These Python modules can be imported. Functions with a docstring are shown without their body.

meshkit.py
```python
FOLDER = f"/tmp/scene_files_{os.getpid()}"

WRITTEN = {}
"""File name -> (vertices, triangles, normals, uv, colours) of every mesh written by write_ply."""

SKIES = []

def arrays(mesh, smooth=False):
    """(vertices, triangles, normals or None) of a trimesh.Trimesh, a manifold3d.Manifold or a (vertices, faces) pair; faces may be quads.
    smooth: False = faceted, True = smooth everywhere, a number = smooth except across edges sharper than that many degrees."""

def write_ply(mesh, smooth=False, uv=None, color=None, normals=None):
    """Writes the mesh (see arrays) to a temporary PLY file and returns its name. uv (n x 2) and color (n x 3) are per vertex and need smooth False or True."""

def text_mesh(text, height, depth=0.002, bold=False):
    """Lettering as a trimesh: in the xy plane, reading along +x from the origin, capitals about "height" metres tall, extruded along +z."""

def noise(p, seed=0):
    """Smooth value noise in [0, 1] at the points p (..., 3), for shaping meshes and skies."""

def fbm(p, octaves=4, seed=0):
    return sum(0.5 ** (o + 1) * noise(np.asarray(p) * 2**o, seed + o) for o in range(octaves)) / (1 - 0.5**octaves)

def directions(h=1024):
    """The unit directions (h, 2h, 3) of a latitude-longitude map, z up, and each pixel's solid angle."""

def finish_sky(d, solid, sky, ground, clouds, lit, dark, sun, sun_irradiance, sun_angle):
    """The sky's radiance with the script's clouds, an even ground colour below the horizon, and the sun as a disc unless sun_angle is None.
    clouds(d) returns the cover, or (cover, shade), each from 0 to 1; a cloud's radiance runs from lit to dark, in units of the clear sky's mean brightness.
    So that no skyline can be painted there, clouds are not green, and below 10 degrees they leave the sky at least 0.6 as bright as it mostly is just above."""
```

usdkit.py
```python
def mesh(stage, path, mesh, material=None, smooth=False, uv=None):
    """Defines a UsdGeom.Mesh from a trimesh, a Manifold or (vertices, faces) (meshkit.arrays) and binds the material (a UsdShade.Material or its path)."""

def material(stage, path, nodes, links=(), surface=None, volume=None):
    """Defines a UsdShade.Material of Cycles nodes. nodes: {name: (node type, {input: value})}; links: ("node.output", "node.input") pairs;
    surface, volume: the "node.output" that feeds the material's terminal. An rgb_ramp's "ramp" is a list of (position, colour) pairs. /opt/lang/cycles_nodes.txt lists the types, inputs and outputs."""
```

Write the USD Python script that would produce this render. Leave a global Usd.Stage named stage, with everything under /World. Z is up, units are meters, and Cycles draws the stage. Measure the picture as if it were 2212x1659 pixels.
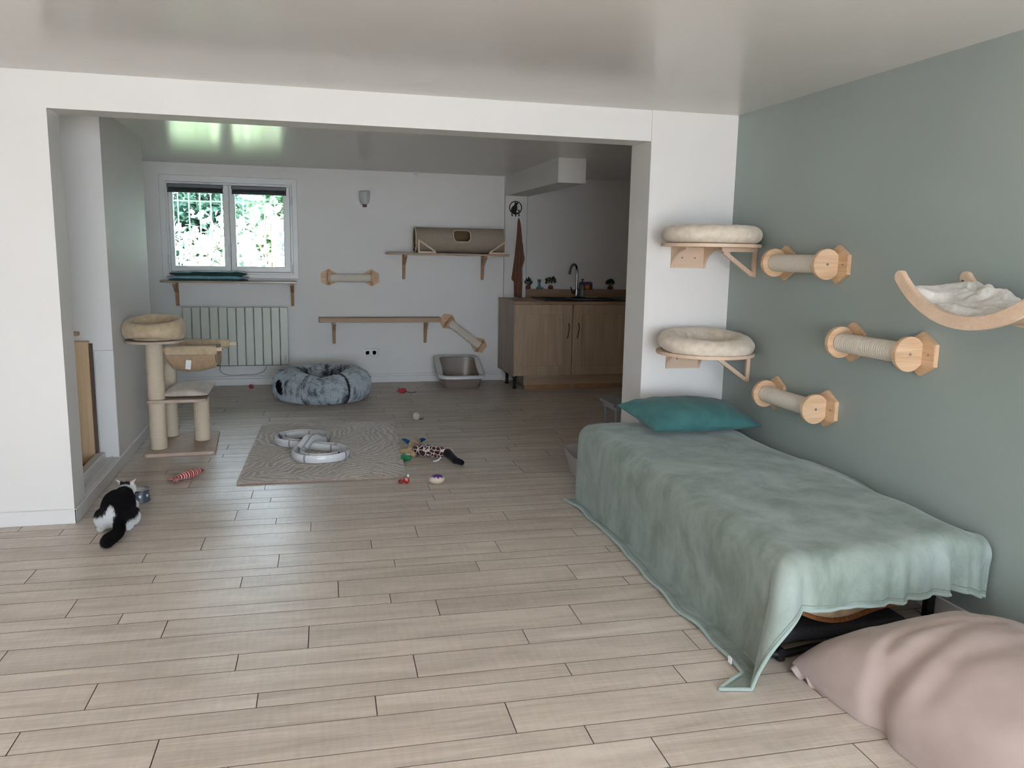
import math, random
import numpy as np
import trimesh, manifold3d as m3
from shapely.geometry import Polygon, Point, box as sbox
from shapely import affinity
import usdkit, meshkit
from pxr import Usd, UsdGeom, UsdLux, UsdShade, Gf, Sdf, Vt

stage = Usd.Stage.CreateInMemory()
UsdGeom.SetStageUpAxis(stage, UsdGeom.Tokens.z)
UsdGeom.SetStageMetersPerUnit(stage, 1.0)
UsdGeom.Xform.Define(stage, '/World')
UsdGeom.Scope.Define(stage, '/World/Looks')

# ------------------------------------------------------------------ camera, sky, sun, exposure
EXPOSURE = -1.16
SKY = 10.0
SUN = 25.0
SUN_ELEV, SUN_AZ = 39.0, 295.0   # azimuth: direction the light comes from, measured from +x towards +y

cam = UsdGeom.Camera.Define(stage, '/World/camera')
F_PX = 1756.83
cam.CreateFocalLengthAttr(24.0)
cam.CreateHorizontalApertureAttr(24.0 * 2212 / F_PX)
cam.CreateVerticalApertureAttr(24.0 * 1659 / F_PX)
cam.CreateClippingRangeAttr(Gf.Vec2f(0.05, 500))
cam.CreateExposureAttr(EXPOSURE)
_p, _r, _y = math.radians(9.24617), math.radians(-1.06624), math.radians(14.40649)
_f = np.array([math.sin(_y) * math.cos(_p), math.cos(_y) * math.cos(_p), -math.sin(_p)])
_ri = np.array([math.cos(_y), -math.sin(_y), 0.0])
_dn = np.cross(_f, _ri)
_c, _s = math.cos(_r), math.sin(_r)
_R, _D = _c * _ri + _s * _dn, -_s * _ri + _c * _dn
cam.AddTransformOp().Set(Gf.Matrix4d(*_R, 0, *(-_D), 0, *(-_f), 0, 0, 0, 1.4, 1))

sky = UsdLux.DomeLight.Define(stage, '/World/sky_light')
sky.CreateIntensityAttr(SKY)
sky.CreateColorAttr(Gf.Vec3f(0.78, 0.90, 1.05))
sun = UsdLux.DistantLight.Define(stage, '/World/sun_light')
sun.CreateIntensityAttr(SUN)
sun.CreateColorAttr(Gf.Vec3f(1.0, 0.965, 0.915))
sun.CreateAngleAttr(0.53)
sun.CreateNormalizeAttr(True)
sun.AddRotateZOp().Set(SUN_AZ)
sun.AddRotateYOp().Set(90.0 - SUN_ELEV)
# ------------------------------------------------------------------ naming and grouping helpers
_used = {}
def unique(name, parent):
    key = (parent, name)
    n = _used.get(key, -1) + 1
    _used[key] = n
    return name if n == 0 else '%s_%03d' % (name, n)
def setdata(prim, label=None, cat=None, group=None, kind=None):
    for k, v in (('label', label), ('category', cat), ('group', group), ('kind', kind)):
        if v: prim.SetCustomDataByKey(k, v)
class Node:
    def __init__(self, path, loc): self.path, self.loc = path, np.array(loc, float)
ROOT = Node('/World', (0, 0, 0))
def thing(name, label, cat, loc=(0, 0, 0), group=None, kind=None):
    path = '/World/' + unique(name, '/World')
    x = UsdGeom.Xform.Define(stage, path)
    x.AddTranslateOp().Set(Gf.Vec3d(*map(float, loc)))
    setdata(x.GetPrim(), label, cat, group, kind)
    return Node(path, loc)
def as_mesh(m):
    if isinstance(m, (list, tuple)) and len(m) and not isinstance(m[0], np.ndarray):
        m = trimesh.util.concatenate([as_mesh(q) for q in m])
    if hasattr(m, 'to_mesh'):
        q = m.to_mesh(); m = trimesh.Trimesh(np.array(q.vert_properties[:, :3]), np.array(q.tri_verts), process=False)
    if isinstance(m, tuple):
        v, f = np.asarray(m[0], float), np.asarray(m[1], int)
        if f.shape[1] == 4: f = np.vstack([f[:, [0, 1, 2]], f[:, [0, 2, 3]]])
        m = trimesh.Trimesh(v, f, process=False)
    return m
def part(name, mesh, mat, parent=ROOT, smooth=False, label=None, kind=None, local=False, tint=None):
    """one mesh prim; world coordinates unless local. Under a thing it is stored relative to the thing's base."""
    m = as_mesh(mesh).copy()
    if not local: m.apply_translation(-parent.loc)
    path = parent.path + '/' + unique(name, parent.path)
    g = usdkit.mesh(stage, path, m, mat, smooth=smooth)
    if tint is not None:
        UsdGeom.PrimvarsAPI(g).CreatePrimvar('tint', Sdf.ValueTypeNames.Color3fArray, 'vertex').Set(Vt.Vec3fArray.FromNumpy(np.asarray(tint, np.float32)))
    setdata(g.GetPrim(), label, None, None, kind)
    return Node(path, parent.loc)
def solo(name, mesh, mat, label, cat, group=None, kind=None, smooth=False):
    n = part(name, mesh, mat, ROOT, smooth)
    setdata(stage.GetPrimAtPath(n.path), label, cat, group, kind)
    return n
def struct(name, mesh, mat, parent=ROOT, smooth=False, label=None):
    n = part(name, mesh, mat, parent, smooth, label)
    if parent is ROOT: setdata(stage.GetPrimAtPath(n.path), label, None, None, 'structure')
    return n
def copy_of(src, name, label, cat, loc, rotz=0, rotx=0, group=None):
    path = '/World/' + unique(name, '/World')
    x = UsdGeom.Xform.Define(stage, path)
    x.GetPrim().GetReferences().AddInternalReference(src.path)
    x.ClearXformOpOrder()
    x.AddTranslateOp(opSuffix='place').Set(Gf.Vec3d(*map(float, loc)))
    if rotz: x.AddRotateZOp(opSuffix='place').Set(float(rotz))
    if rotx: x.AddRotateXOp(opSuffix='place').Set(float(rotx))
    setdata(x.GetPrim(), label, cat, group)
    x.GetPrim().SetInstanceable(True)
    return Node(path, loc)

# ------------------------------------------------------------------ shape helpers
def bx(x0, x1, y0, y1, z0, z1, c=0.0):
    """box, optionally with chamfered edges"""
    lo, hi = np.array([min(x0, x1), min(y0, y1), min(z0, z1)], float), np.array([max(x0, x1), max(y0, y1), max(z0, z1)], float)
    if c <= 0:
        m = trimesh.creation.box(hi - lo); m.apply_translation((lo + hi) / 2); return m
    c = min(c, (hi - lo).min() * 0.45)
    pts = []
    for sx in (0, 1):
        for sy in (0, 1):
            for sz in (0, 1):
                s = np.array([sx, sy, sz]); p = np.where(s, hi, lo); d = np.where(s, -c, c)
                for k in range(3):
                    q = p + d; q[k] = p[k]; pts.append(q)
    return trimesh.convex.convex_hull(np.array(pts))
def U(*ms):
    """boolean union of closed shapes"""
    def q(m):
        m = as_mesh(m)
        if m.volume < 0: m = m.copy(); m.invert()
        return m3.Manifold(m3.Mesh(np.asarray(m.vertices, np.float32), np.asarray(m.faces, np.uint32)))
    L = []
    for m in ms: L += list(m) if isinstance(m, (list, tuple)) else [m]
    return as_mesh(m3.Manifold.batch_boolean([q(m) for m in L], m3.OpType.Add))
def rbox(x0, x1, y0, y1, z0, z1, r, n=10):
    r = min(r, (min(abs(x1 - x0), abs(y1 - y0), abs(z1 - z0))) / 2 - 1e-4)
    sp = m3.Manifold.sphere(r, n * 2)
    c = [sp.translate((x, y, z)) for x in (x0 + r, x1 - r) for y in (y0 + r, y1 - r) for z in (z0 + r, z1 - r)]
    return as_mesh(m3.Manifold.batch_hull(c))
def frame_of(d):
    d = np.asarray(d, float); d = d / np.linalg.norm(d)
    a = np.cross(d, [0, 0, 1.0] if abs(d[2]) < 0.9 else [1.0, 0, 0]); a /= np.linalg.norm(a)
    return d, a, np.cross(d, a)
def loft(rings, closed=True, cap=True):
    """rings: (n, k, 3) -> surface through them; closed = each ring is a loop"""
    R = np.asarray(rings, float); n, k = R.shape[:2]
    i, j = np.meshgrid(np.arange(n - 1), np.arange(k if closed else k - 1), indexing='ij')
    a, b = i * k + j, i * k + (j + 1) % k
    f = np.stack([a, b, b + k, a + k], -1).reshape(-1, 4)
    f = np.vstack([f[:, [0, 1, 2]], f[:, [0, 2, 3]]]); v = R.reshape(-1, 3)
    if cap and closed:
        v = np.vstack([v, R[0].mean(0), R[-1].mean(0)]); N = n * k; q = np.arange(k)
        f = np.vstack([f, np.stack([q, np.full(k, N), (q + 1) % k], 1)[:, [0, 1, 2]], np.stack([(n - 1) * k + q, (n - 1) * k + (q + 1) % k, np.full(k, N + 1)], 1)])
    m = trimesh.Trimesh(v, f, process=False)
    if closed and cap and m.volume < 0: m.invert()
    return m
def tube(path, r, k=12, closed=False, cap=True):
    P = np.asarray(path, float); n = len(P)
    rr = np.broadcast_to(np.asarray(r, float), (n,))
    T = (np.roll(P, -1, 0) - np.roll(P, 1, 0)) if closed else np.gradient(P, axis=0)
    T /= np.linalg.norm(T, axis=1, keepdims=True)
    d, a, b = frame_of(T[0]); rings = []
    th = np.arange(k) * 2 * np.pi / k
    for i in range(n):
        a = a - T[i] * (a @ T[i]); a /= np.linalg.norm(a); b = np.cross(T[i], a)
        rings.append(P[i] + rr[i] * (np.cos(th)[:, None] * a + np.sin(th)[:, None] * b))
    if closed:
        rings.append(rings[0])
        return loft(rings, True, False)
    return loft(rings, True, cap)
def cyl(p, q, r, k=24, r2=None, c=0.0):
    p, q = np.asarray(p, float), np.asarray(q, float)
    if c: 
        d = (q - p) / np.linalg.norm(q - p)
        return tube([p, p + d * 1e-5, p + d * c, q - d * c, q - d * 1e-5, q], [r - c, r - c, r, r if r2 is None else r2, r - c, r - c], k)
    return tube([p, q], [r, r if r2 is None else r2], k)
def lathe(profile, at=(0, 0, 0), k=32):
    """profile: (radius, z) pairs"""
    th = np.arange(k) * 2 * np.pi / k
    rings = [np.stack([max(r, 1e-5) * np.cos(th), max(r, 1e-5) * np.sin(th), np.full(k, z)], 1) + np.array(at, float) for r, z in profile]
    m = loft(rings, True, True)
    return m
def prism(poly, h, c=0.0):
    """polygon in (x, y) extruded along z from 0 to h, edges chamfered by c"""
    P = poly if hasattr(poly, 'exterior') else Polygon(poly)
    if c <= 0: return trimesh.creation.extrude_polygon(P, h, engine='earcut')
    cs = lambda q: m3.CrossSection([np.array(q.exterior.coords)[:-1]] + [np.array(i.coords)[:-1] for i in q.interiors], m3.FillRule.EvenOdd)
    full, inn = cs(P), cs(P.buffer(-c, join_style=2))
    m = m3.Manifold.extrude(full, h - 2 * c).translate((0, 0, c)) + m3.Manifold.extrude(inn, h)
    return as_mesh(m)
def orient(m, o, X, Y, Z):
    """local axes -> world axes X, Y, Z at origin o"""
    T = np.eye(4); T[:3, 0], T[:3, 1], T[:3, 2], T[:3, 3] = X, Y, Z, o
    q = as_mesh(m).copy(); q.apply_transform(T)
    if np.linalg.det(T[:3, :3]) < 0: q.invert()
    return q
def grid_mesh(P, wrap_u=False, wrap_v=False):
    nu, nv = P.shape[:2]
    i, j = np.meshgrid(np.arange(nu if wrap_u else nu - 1), np.arange(nv if wrap_v else nv - 1), indexing='ij')
    i2, j2 = (i + 1) % nu, (j + 1) % nv
    f = np.stack([i * nv + j, i2 * nv + j, i2 * nv + j2, i * nv + j2], -1).reshape(-1, 4)
    f = np.vstack([f[:, [0, 1, 2]], f[:, [0, 2, 3]]])
    return trimesh.Trimesh(P.reshape(-1, 3), f, process=False)
def fbm(p, octv=3, seed=0): return meshkit.fbm(np.asarray(p, float) + 50.0, octv, seed) - 0.5
def ss(a, b, x):
    t = np.clip((np.asarray(x, float) - a) / (b - a), 0, 1); return t * t * (3 - 2 * t)
def pillow(corners, T, n=40, pinch=0.06, seed=0, wr=0.012, up=None, lo=0.6, e=0.42):
    """stuffed cushion over four corners (in order round); T = half thickness"""
    C = np.asarray(corners, float)
    u = np.sin(np.linspace(-1, 1, n) * np.pi / 2)
    U, V = np.meshgrid(u, u, indexing='ij')
    Us, Vs = U * (1 - pinch * (1 - V ** 2)), V * (1 - pinch * (1 - U ** 2))
    s, t = (Us + 1) / 2, (Vs + 1) / 2
    B = ((1 - s) * (1 - t))[..., None] * C[0] + (s * (1 - t))[..., None] * C[1] + (s * t)[..., None] * C[2] + ((1 - s) * t)[..., None] * C[3]
    N = np.cross(C[1] - C[0], C[3] - C[0]); N /= np.linalg.norm(N)
    if up is not None and N @ np.asarray(up, float) < 0: N = -N
    h = T * ((1 - U ** 2) * (1 - V ** 2)).clip(0) ** e
    w = wr * fbm(np.stack([B[..., 0] * 9, B[..., 1] * 9, B[..., 2] * 9], -1), 3, seed) * np.minimum(1, h / T * 2)
    top, bot = B + N * (h + w)[..., None], B - N * (h * lo)[..., None]
    a, b = grid_mesh(top), grid_mesh(bot[:, ::-1])
    m = trimesh.util.concatenate([a, b]); m.merge_vertices(digits_vertex=5)
    if m.volume < 0: m.invert()
    return m
def bez(pts, n=20):
    P = np.asarray(pts, float); t = np.linspace(0, 1, n)[:, None]
    while False: pass
    def rec(Q): return Q[0] if len(Q) == 1 else (1 - t) * rec(Q[:-1]) + t * rec(Q[1:])
    return rec([np.broadcast_to(p, (n, len(p))) for p in P])
def smooth_path(pts, n=40, closed=False):
    from scipy.interpolate import CubicSpline
    P = np.asarray(pts, float)
    if closed: P = np.vstack([P, P[:1]])
    d = np.r_[0, np.cumsum(np.linalg.norm(np.diff(P, axis=0), axis=1))]
    cs = CubicSpline(d, P, bc_type='periodic' if closed else 'natural')
    return cs(np.linspace(0, d[-1], n, endpoint=not closed))
def blob(bones, edge=0.012, smooth=12):
    """bones: lists of (point, radius) chains -> one continuous smoothed surface"""
    parts = []
    for chain in bones:
        sph = [m3.Manifold.sphere(r, 20).translate(tuple(map(float, p))) for p, r in chain]
        parts += [m3.Manifold.batch_hull([a, b]) for a, b in zip(sph[:-1], sph[1:])] if len(sph) > 1 else sph
    m = m3.Manifold.batch_boolean(parts, m3.OpType.Add).refine_to_length(edge)
    t = as_mesh(m); t.merge_vertices()
    trimesh.smoothing.filter_taubin(t, lamb=0.5, nu=0.51, iterations=smooth)
    return t

# ------------------------------------------------------------------ materials
_mats = {}
def M(name, nodes, links, surface='p.BSDF'):
    if name not in _mats: _mats[name] = usdkit.material(stage, '/World/Looks/' + name, nodes, links, surface=surface)
    return _mats[name]
def plain(name, col, rough=0.5, spec=0.5, metal=0.0, **kw):
    return M(name, {'p': ('principled_bsdf', dict(base_color=col, roughness=rough, specular_ior_level=spec, metallic=metal, **kw))}, [])
def speckle(name, c1, c2, scale=40, rough=0.6, spec=0.4, bump=0.0, detail=3, lo=0.35, hi=0.65, stretch=(1, 1, 1), dist=0.01, **kw):
    """two tones mixed by noise (in object space), with optional relief"""
    nodes = {'tc': ('texture_coordinate', {}), 'mp': ('mapping', {'scale': stretch}), 'n': ('noise_texture', {'scale': scale, 'detail': detail}),
             'r': ('rgb_ramp', {'ramp': [(lo, c1), (hi, c2)]}), 'p': ('principled_bsdf', dict(roughness=rough, specular_ior_level=spec, **kw))}
    links = [('tc.object', 'mp.vector'), ('mp.vector', 'n.vector'), ('n.fac', 'r.fac'), ('r.color', 'p.base_color')]
    if bump:
        nodes['b'] = ('bump', {'strength': bump, 'distance': dist}); links += [('n.fac', 'b.height'), ('b.normal', 'p.normal')]
    return M(name, nodes, links)
def wood(name, c1, c2, axis=0, scale=1.0, rough=0.5, spec=0.4, bump=0.12, offset=0.0, fine=1.0):
    """grain running along the given axis"""
    st = [14.0 * scale] * 3; st[axis] = 1.1 * scale
    st2 = [130.0 * scale * fine] * 3; st2[axis] = 3.0 * scale
    mid = tuple((a + b) / 2 for a, b in zip(c1, c2))
    nodes = {'tc': ('texture_coordinate', {}), 'oi': ('object_info', {}), 'sc': ('math', {'math_type': 'multiply', 'value2': 7.3}), 'sh': ('combine_xyz', {}),
             'ad': ('vector_math', {'math_type': 'add'}), 'mp': ('mapping', {'scale': st, 'location': (offset, offset * 1.7, offset * 0.6)}), 'mq': ('mapping', {'scale': st2}),
             'n': ('noise_texture', {'scale': 1.0, 'detail': 4, 'roughness': 0.6, 'distortion': 0.8}), 'q': ('noise_texture', {'scale': 1.0, 'detail': 2}),
             'mx': ('mix_float', {'fac': 0.42}), 'r': ('rgb_ramp', {'ramp': [(0.30, c1), (0.5, mid), (0.68, c2)]}),
             'b': ('bump', {'strength': bump, 'distance': 0.003}), 'p': ('principled_bsdf', dict(roughness=rough, specular_ior_level=spec))}
    links = [('oi.random', 'sc.value1'), ('sc.value', 'sh.x'), ('sc.value', 'sh.y'), ('sc.value', 'sh.z'), ('tc.object', 'ad.vector1'), ('sh.vector', 'ad.vector2'),
             ('ad.vector', 'mp.vector'), ('ad.vector', 'mq.vector'), ('mp.vector', 'n.vector'), ('mq.vector', 'q.vector'), ('n.fac', 'mx.a'), ('q.fac', 'mx.b'),
             ('mx.result', 'r.fac'), ('r.color', 'p.base_color'), ('q.fac', 'b.height'), ('b.normal', 'p.normal')]
    return M(name, nodes, links)
# ------------------------------------------------------------------ surfaces of the room
def paint(name, col, rough, spec=0.5, bump=0.02, var=0.015):
    lo = tuple(max(0, c - var) for c in col); hi = tuple(c + var for c in col)
    return M(name, {'tc': ('texture_coordinate', {}), 'n': ('noise_texture', {'scale': 1.3, 'detail': 3}), 'f': ('noise_texture', {'scale': 160, 'detail': 2}),
                    'r': ('rgb_ramp', {'ramp': [(0.3, lo), (0.7, hi)]}), 'b': ('bump', {'strength': bump, 'distance': 0.002}),
                    'p': ('principled_bsdf', dict(roughness=rough, specular_ior_level=spec))},
             [('tc.object', 'n.vector'), ('tc.object', 'f.vector'), ('n.fac', 'r.fac'), ('r.color', 'p.base_color'), ('f.fac', 'b.height'), ('b.normal', 'p.normal')])
WHITE = paint('white_wall_paint', (0.80, 0.783, 0.762), 0.55, 0.4)
SATIN = paint('satin_white_trim', (0.78, 0.775, 0.765), 0.35, 0.5)
GREEN = paint('sage_green_paint', (0.318, 0.370, 0.345), 0.42, 0.5)
CEIL = M('gloss_ceiling_paint', {'tc': ('texture_coordinate', {}), 'n': ('noise_texture', {'scale': 2.2, 'detail': 3}), 'r': ('rgb_ramp', {'ramp': [(0.3, (0.725, 0.70, 0.68)), (0.7, (0.755, 0.73, 0.71))]}),
         'mp': ('mapping', {'scale': (1.2, 9, 1)}), 'w': ('noise_texture', {'scale': 2.0, 'detail': 2}), 'b': ('bump', {'strength': 0.10, 'distance': 0.006}),
         'p': ('principled_bsdf', dict(roughness=0.20, specular_ior_level=0.5))},
         [('tc.object', 'n.vector'), ('n.fac', 'r.fac'), ('r.color', 'p.base_color'), ('tc.object', 'mp.vector'), ('mp.vector', 'w.vector'), ('w.fac', 'b.height'), ('b.normal', 'p.normal')])
TERRA = speckle('terracotta_floor', (0.22, 0.085, 0.05), (0.30, 0.12, 0.07), 9, 0.6)
STONE = speckle('terrace_stone', (0.44, 0.42, 0.38), (0.54, 0.51, 0.47), 6, 0.85)
LAWN = speckle('lawn', (0.05, 0.11, 0.02), (0.12, 0.20, 0.05), 20, 0.9)
SCREED = plain('dark_screed', (0.05, 0.042, 0.036), 0.9)
WHITE_PVC = plain('white_pvc', (0.80, 0.81, 0.81), 0.3)
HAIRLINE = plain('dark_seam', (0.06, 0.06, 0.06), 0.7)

XL, YM, YB, XR, ZC = -1.148, 4.375, 8.65, 2.43, 2.19
# floor: strip laminate, three strip widths, laid 1.4 degrees off the walls
PL = -0.024392
PU, PV = np.array([math.cos(PL), math.sin(PL)]), np.array([-math.sin(PL), math.cos(PL)])
EDGES = [0, .145, .239, .409, .525, .611, .769, .885]
PERIOD, LEN, V0 = 1.0605, 1.0145, 1.896
KNOWN = {0: .909, 1: .735, 2: .528, 3: .132, 4: .785, 5: .278, 6: .699, 7: .934, 8: .414, 9: .237, 10: .032, 11: .648, 12: .285, 13: .788, 14: .196, 15: .427, 16: .923, 17: .747, 18: .537, 19: .588}
def plank_mat(k, c1, c2):
    n = {'g': ('geometry', {}), 'rt': ('vector_rotate', {'rotate_type': 'z_axis', 'angle': -PL}), 'oi': ('object_info', {}), 'sc': ('math', {'math_type': 'multiply', 'value2': 31.0}), 'sh': ('combine_xyz', {}),
         'ad': ('vector_math', {'math_type': 'add'}), 'm1': ('mapping', {'scale': (1.6, 11, 1), 'location': (k * 3.7, k * 1.3, 0)}), 'm2': ('mapping', {'scale': (5, 120, 1)}), 'm3': ('mapping', {'scale': (60, 7, 1)}),
         'n1': ('noise_texture', {'scale': 1.0, 'detail': 5, 'roughness': 0.62, 'distortion': 0.5}), 'n2': ('noise_texture', {'scale': 1.0, 'detail': 3}), 'n3': ('noise_texture', {'scale': 1.0, 'detail': 2}),
         'mx': ('mix_float', {'fac': 0.36}), 'my': ('mix_float', {'fac': 0.14}), 'r': ('rgb_ramp', {'ramp': [(0.34, c1), (0.47, tuple((a + b) / 2 for a, b in zip(c1, c2))), (0.60, c2)]}),
         'b': ('bump', {'strength': 0.16, 'distance': 0.002}), 'p': ('principled_bsdf', dict(roughness=0.34, specular_ior_level=0.45))}
    l = [('g.position', 'rt.vector'), ('oi.random', 'sc.value1'), ('sc.value', 'sh.x'), ('sc.value', 'sh.y'), ('rt.vector', 'ad.vector1'), ('sh.vector', 'ad.vector2'), ('ad.vector', 'm1.vector'), ('ad.vector', 'm2.vector'), ('ad.vector', 'm3.vector'),
         ('m1.vector', 'n1.vector'), ('m2.vector', 'n2.vector'), ('m3.vector', 'n3.vector'), ('n1.fac', 'mx.a'), ('n2.fac', 'mx.b'), ('mx.result', 'my.a'), ('n3.fac', 'my.b'), ('my.result', 'r.fac'), ('r.color', 'p.base_color'), ('n2.fac', 'b.height'), ('b.normal', 'p.normal')]
    n.update({'sn': ('separate_xyz', {}), 'lt': ('math', {'math_type': 'less_than', 'value2': 0.95}), 'bv': ('mix_color', {'b': (0.15, 0.122, 0.10)})})
    l.remove(('r.color', 'p.base_color')); l += [('g.true_normal', 'sn.vector'), ('sn.z', 'lt.value1'), ('lt.value', 'bv.fac'), ('r.color', 'bv.a'), ('bv.result', 'p.base_color')]
    return M('laminate_%d' % k, n, l)
PLANKS = [plank_mat(0, (0.427, 0.365, 0.308), (0.684, 0.598, 0.522)), plank_mat(1, (0.450, 0.384, 0.325), (0.712, 0.627, 0.549)), plank_mat(2, (0.410, 0.349, 0.294), (0.661, 0.578, 0.504)),
          plank_mat(3, (0.462, 0.396, 0.336), (0.701, 0.616, 0.536)), plank_mat(4, (0.439, 0.378, 0.321), (0.724, 0.641, 0.564))]
def build_floor():
    rng = random.Random(11)
    fl = Node('/World/' + unique('floor', '/World'), (0, 0, 0))
    x = UsdGeom.Xform.Define(stage, fl.path)
    setdata(x.GetPrim(), 'grey-beige wood-look laminate floor in strips of three widths', None, None, 'structure')
    part('screed', [bx(-2.75, 2.6, -2.8, 4.5, -0.12, -0.012), bx(-1.7, 3.9, 4.5, 8.8, -0.12, -0.012)], SCREED, fl)
    GAP, C, rest, cands = 0.0013, 0.0012, [], []
    for row in range(-46, 60):
        per, e = divmod(row, 8)
        v0 = V0 + per * PERIOD + EDGES[e]; v1 = V0 + per * PERIOD + (EDGES[e + 1] if e < 7 else PERIOD)
        if v0 < -2.9 or v1 > 8.85: continue
        j = KNOWN.get(row, None)
        r = rng.random() * LEN
        j = r if j is None else j % LEN
        xa, xb = (-2.7, 2.5) if v0 < 4.45 else (-1.62, 3.85)
        k0 = math.floor((xa - j) / LEN)
        for k in range(k0, 9):
            u0, u1 = max(xa, j + k * LEN), min(xb, j + (k + 1) * LEN)
            if u1 - u0 < 0.01: continue
            m = bx(u0 + GAP / 2, u1 - GAP / 2, v0 + GAP / 2, v1 - GAP / 2, -0.012, 0.0, 0)
            P = np.array([[u0 + GAP / 2, v0 + GAP / 2], [u1 - GAP / 2, v0 + GAP / 2], [u1 - GAP / 2, v1 - GAP / 2], [u0 + GAP / 2, v1 - GAP / 2]])
            Q = P + np.array([[C, C], [-C, C], [-C, -C], [C, -C]])
            pts = np.vstack([np.c_[P, np.full(4, -0.012)], np.c_[P, np.full(4, -C * 0.8)], np.c_[Q, np.zeros(4)]])
            pts[:, :2] = pts[:, :1] * PU + pts[:, 1:2] * PV
            f = []
            for a in (0, 4):
                for i in range(4): f += [(a + i, a + (i + 1) % 4, a + 4 + (i + 1) % 4), (a + i, a + 4 + (i + 1) % 4, a + 4 + i)]
            f += [(8, 9, 10), (8, 10, 11)]
            m = trimesh.Trimesh(pts, np.array(f), process=False)
            cx, cy = pts[:, 0].mean(), pts[:, 1].mean()
            # in the picture's view? (horizontal field of the lens, a margin either side)
            seen = cy > 1.25 and pts[:, 0].max() > -0.46 * cy - 0.05 + (0.0 if cy < 4.4 else 0.02 * cy) and pts[:, 0].min() < 1.05 * cy + 0.1
            if cy > 4.6 and pts[:, 0].max() < XL: seen = False
            if cy < 4.3 and pts[:, 0].min() > 1.65: seen = False
            (cands if seen else rest).append((cy, m, rng.randrange(5)))
    cands.sort(key=lambda t: t[0])
    for cy, m, k in cands[:300]: part('plank', m, PLANKS[k], fl)
    rest += cands[300:]
    part('plank_field', [m for _, m, _ in rest], PLANKS[0], fl, kind='stuff', label='remaining laminate strips along the edges')
    print('planks', len(cands), 'rest', len(rest))
build_floor()

# ceiling over both rooms
struct('ceiling', bx(-2.75, 3.95, -2.8, 8.9, ZC, ZC + 0.15), CEIL, label='glossy pale warm-white painted ceiling over both rooms')
# cross wall with the wide opening: left piece, beam
_op = sbox(-2.75, -0.05, XR + 0.02, ZC + 0.05).difference(sbox(XL, -0.2, 3.0, 2.023))
struct('wall_middle', orient(prism(_op, 0.205), (0, YM + 0.205, 0), (1, 0, 0), (0, 0, 1), (0, -1, 0)), WHITE, label='white cross wall and beam around the wide opening')
struct('wall_pier', bx(1.90, 3.95, YM - 0.008, YM + 0.275, -0.02, ZC + 0.02), WHITE, label='white pier at the right end of the wide opening')
struct('wall_right', bx(XR, XR + 0.2, -2.8, YM + 0.2, -0.05, ZC + 0.05), GREEN, label='sage green wall along the right of the front room')
struct('wall_front_left', bx(-2.85, -2.6, -2.8, YM + 0.2, -0.05, ZC + 0.05), WHITE, label='white wall on the far left of the front room')
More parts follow.
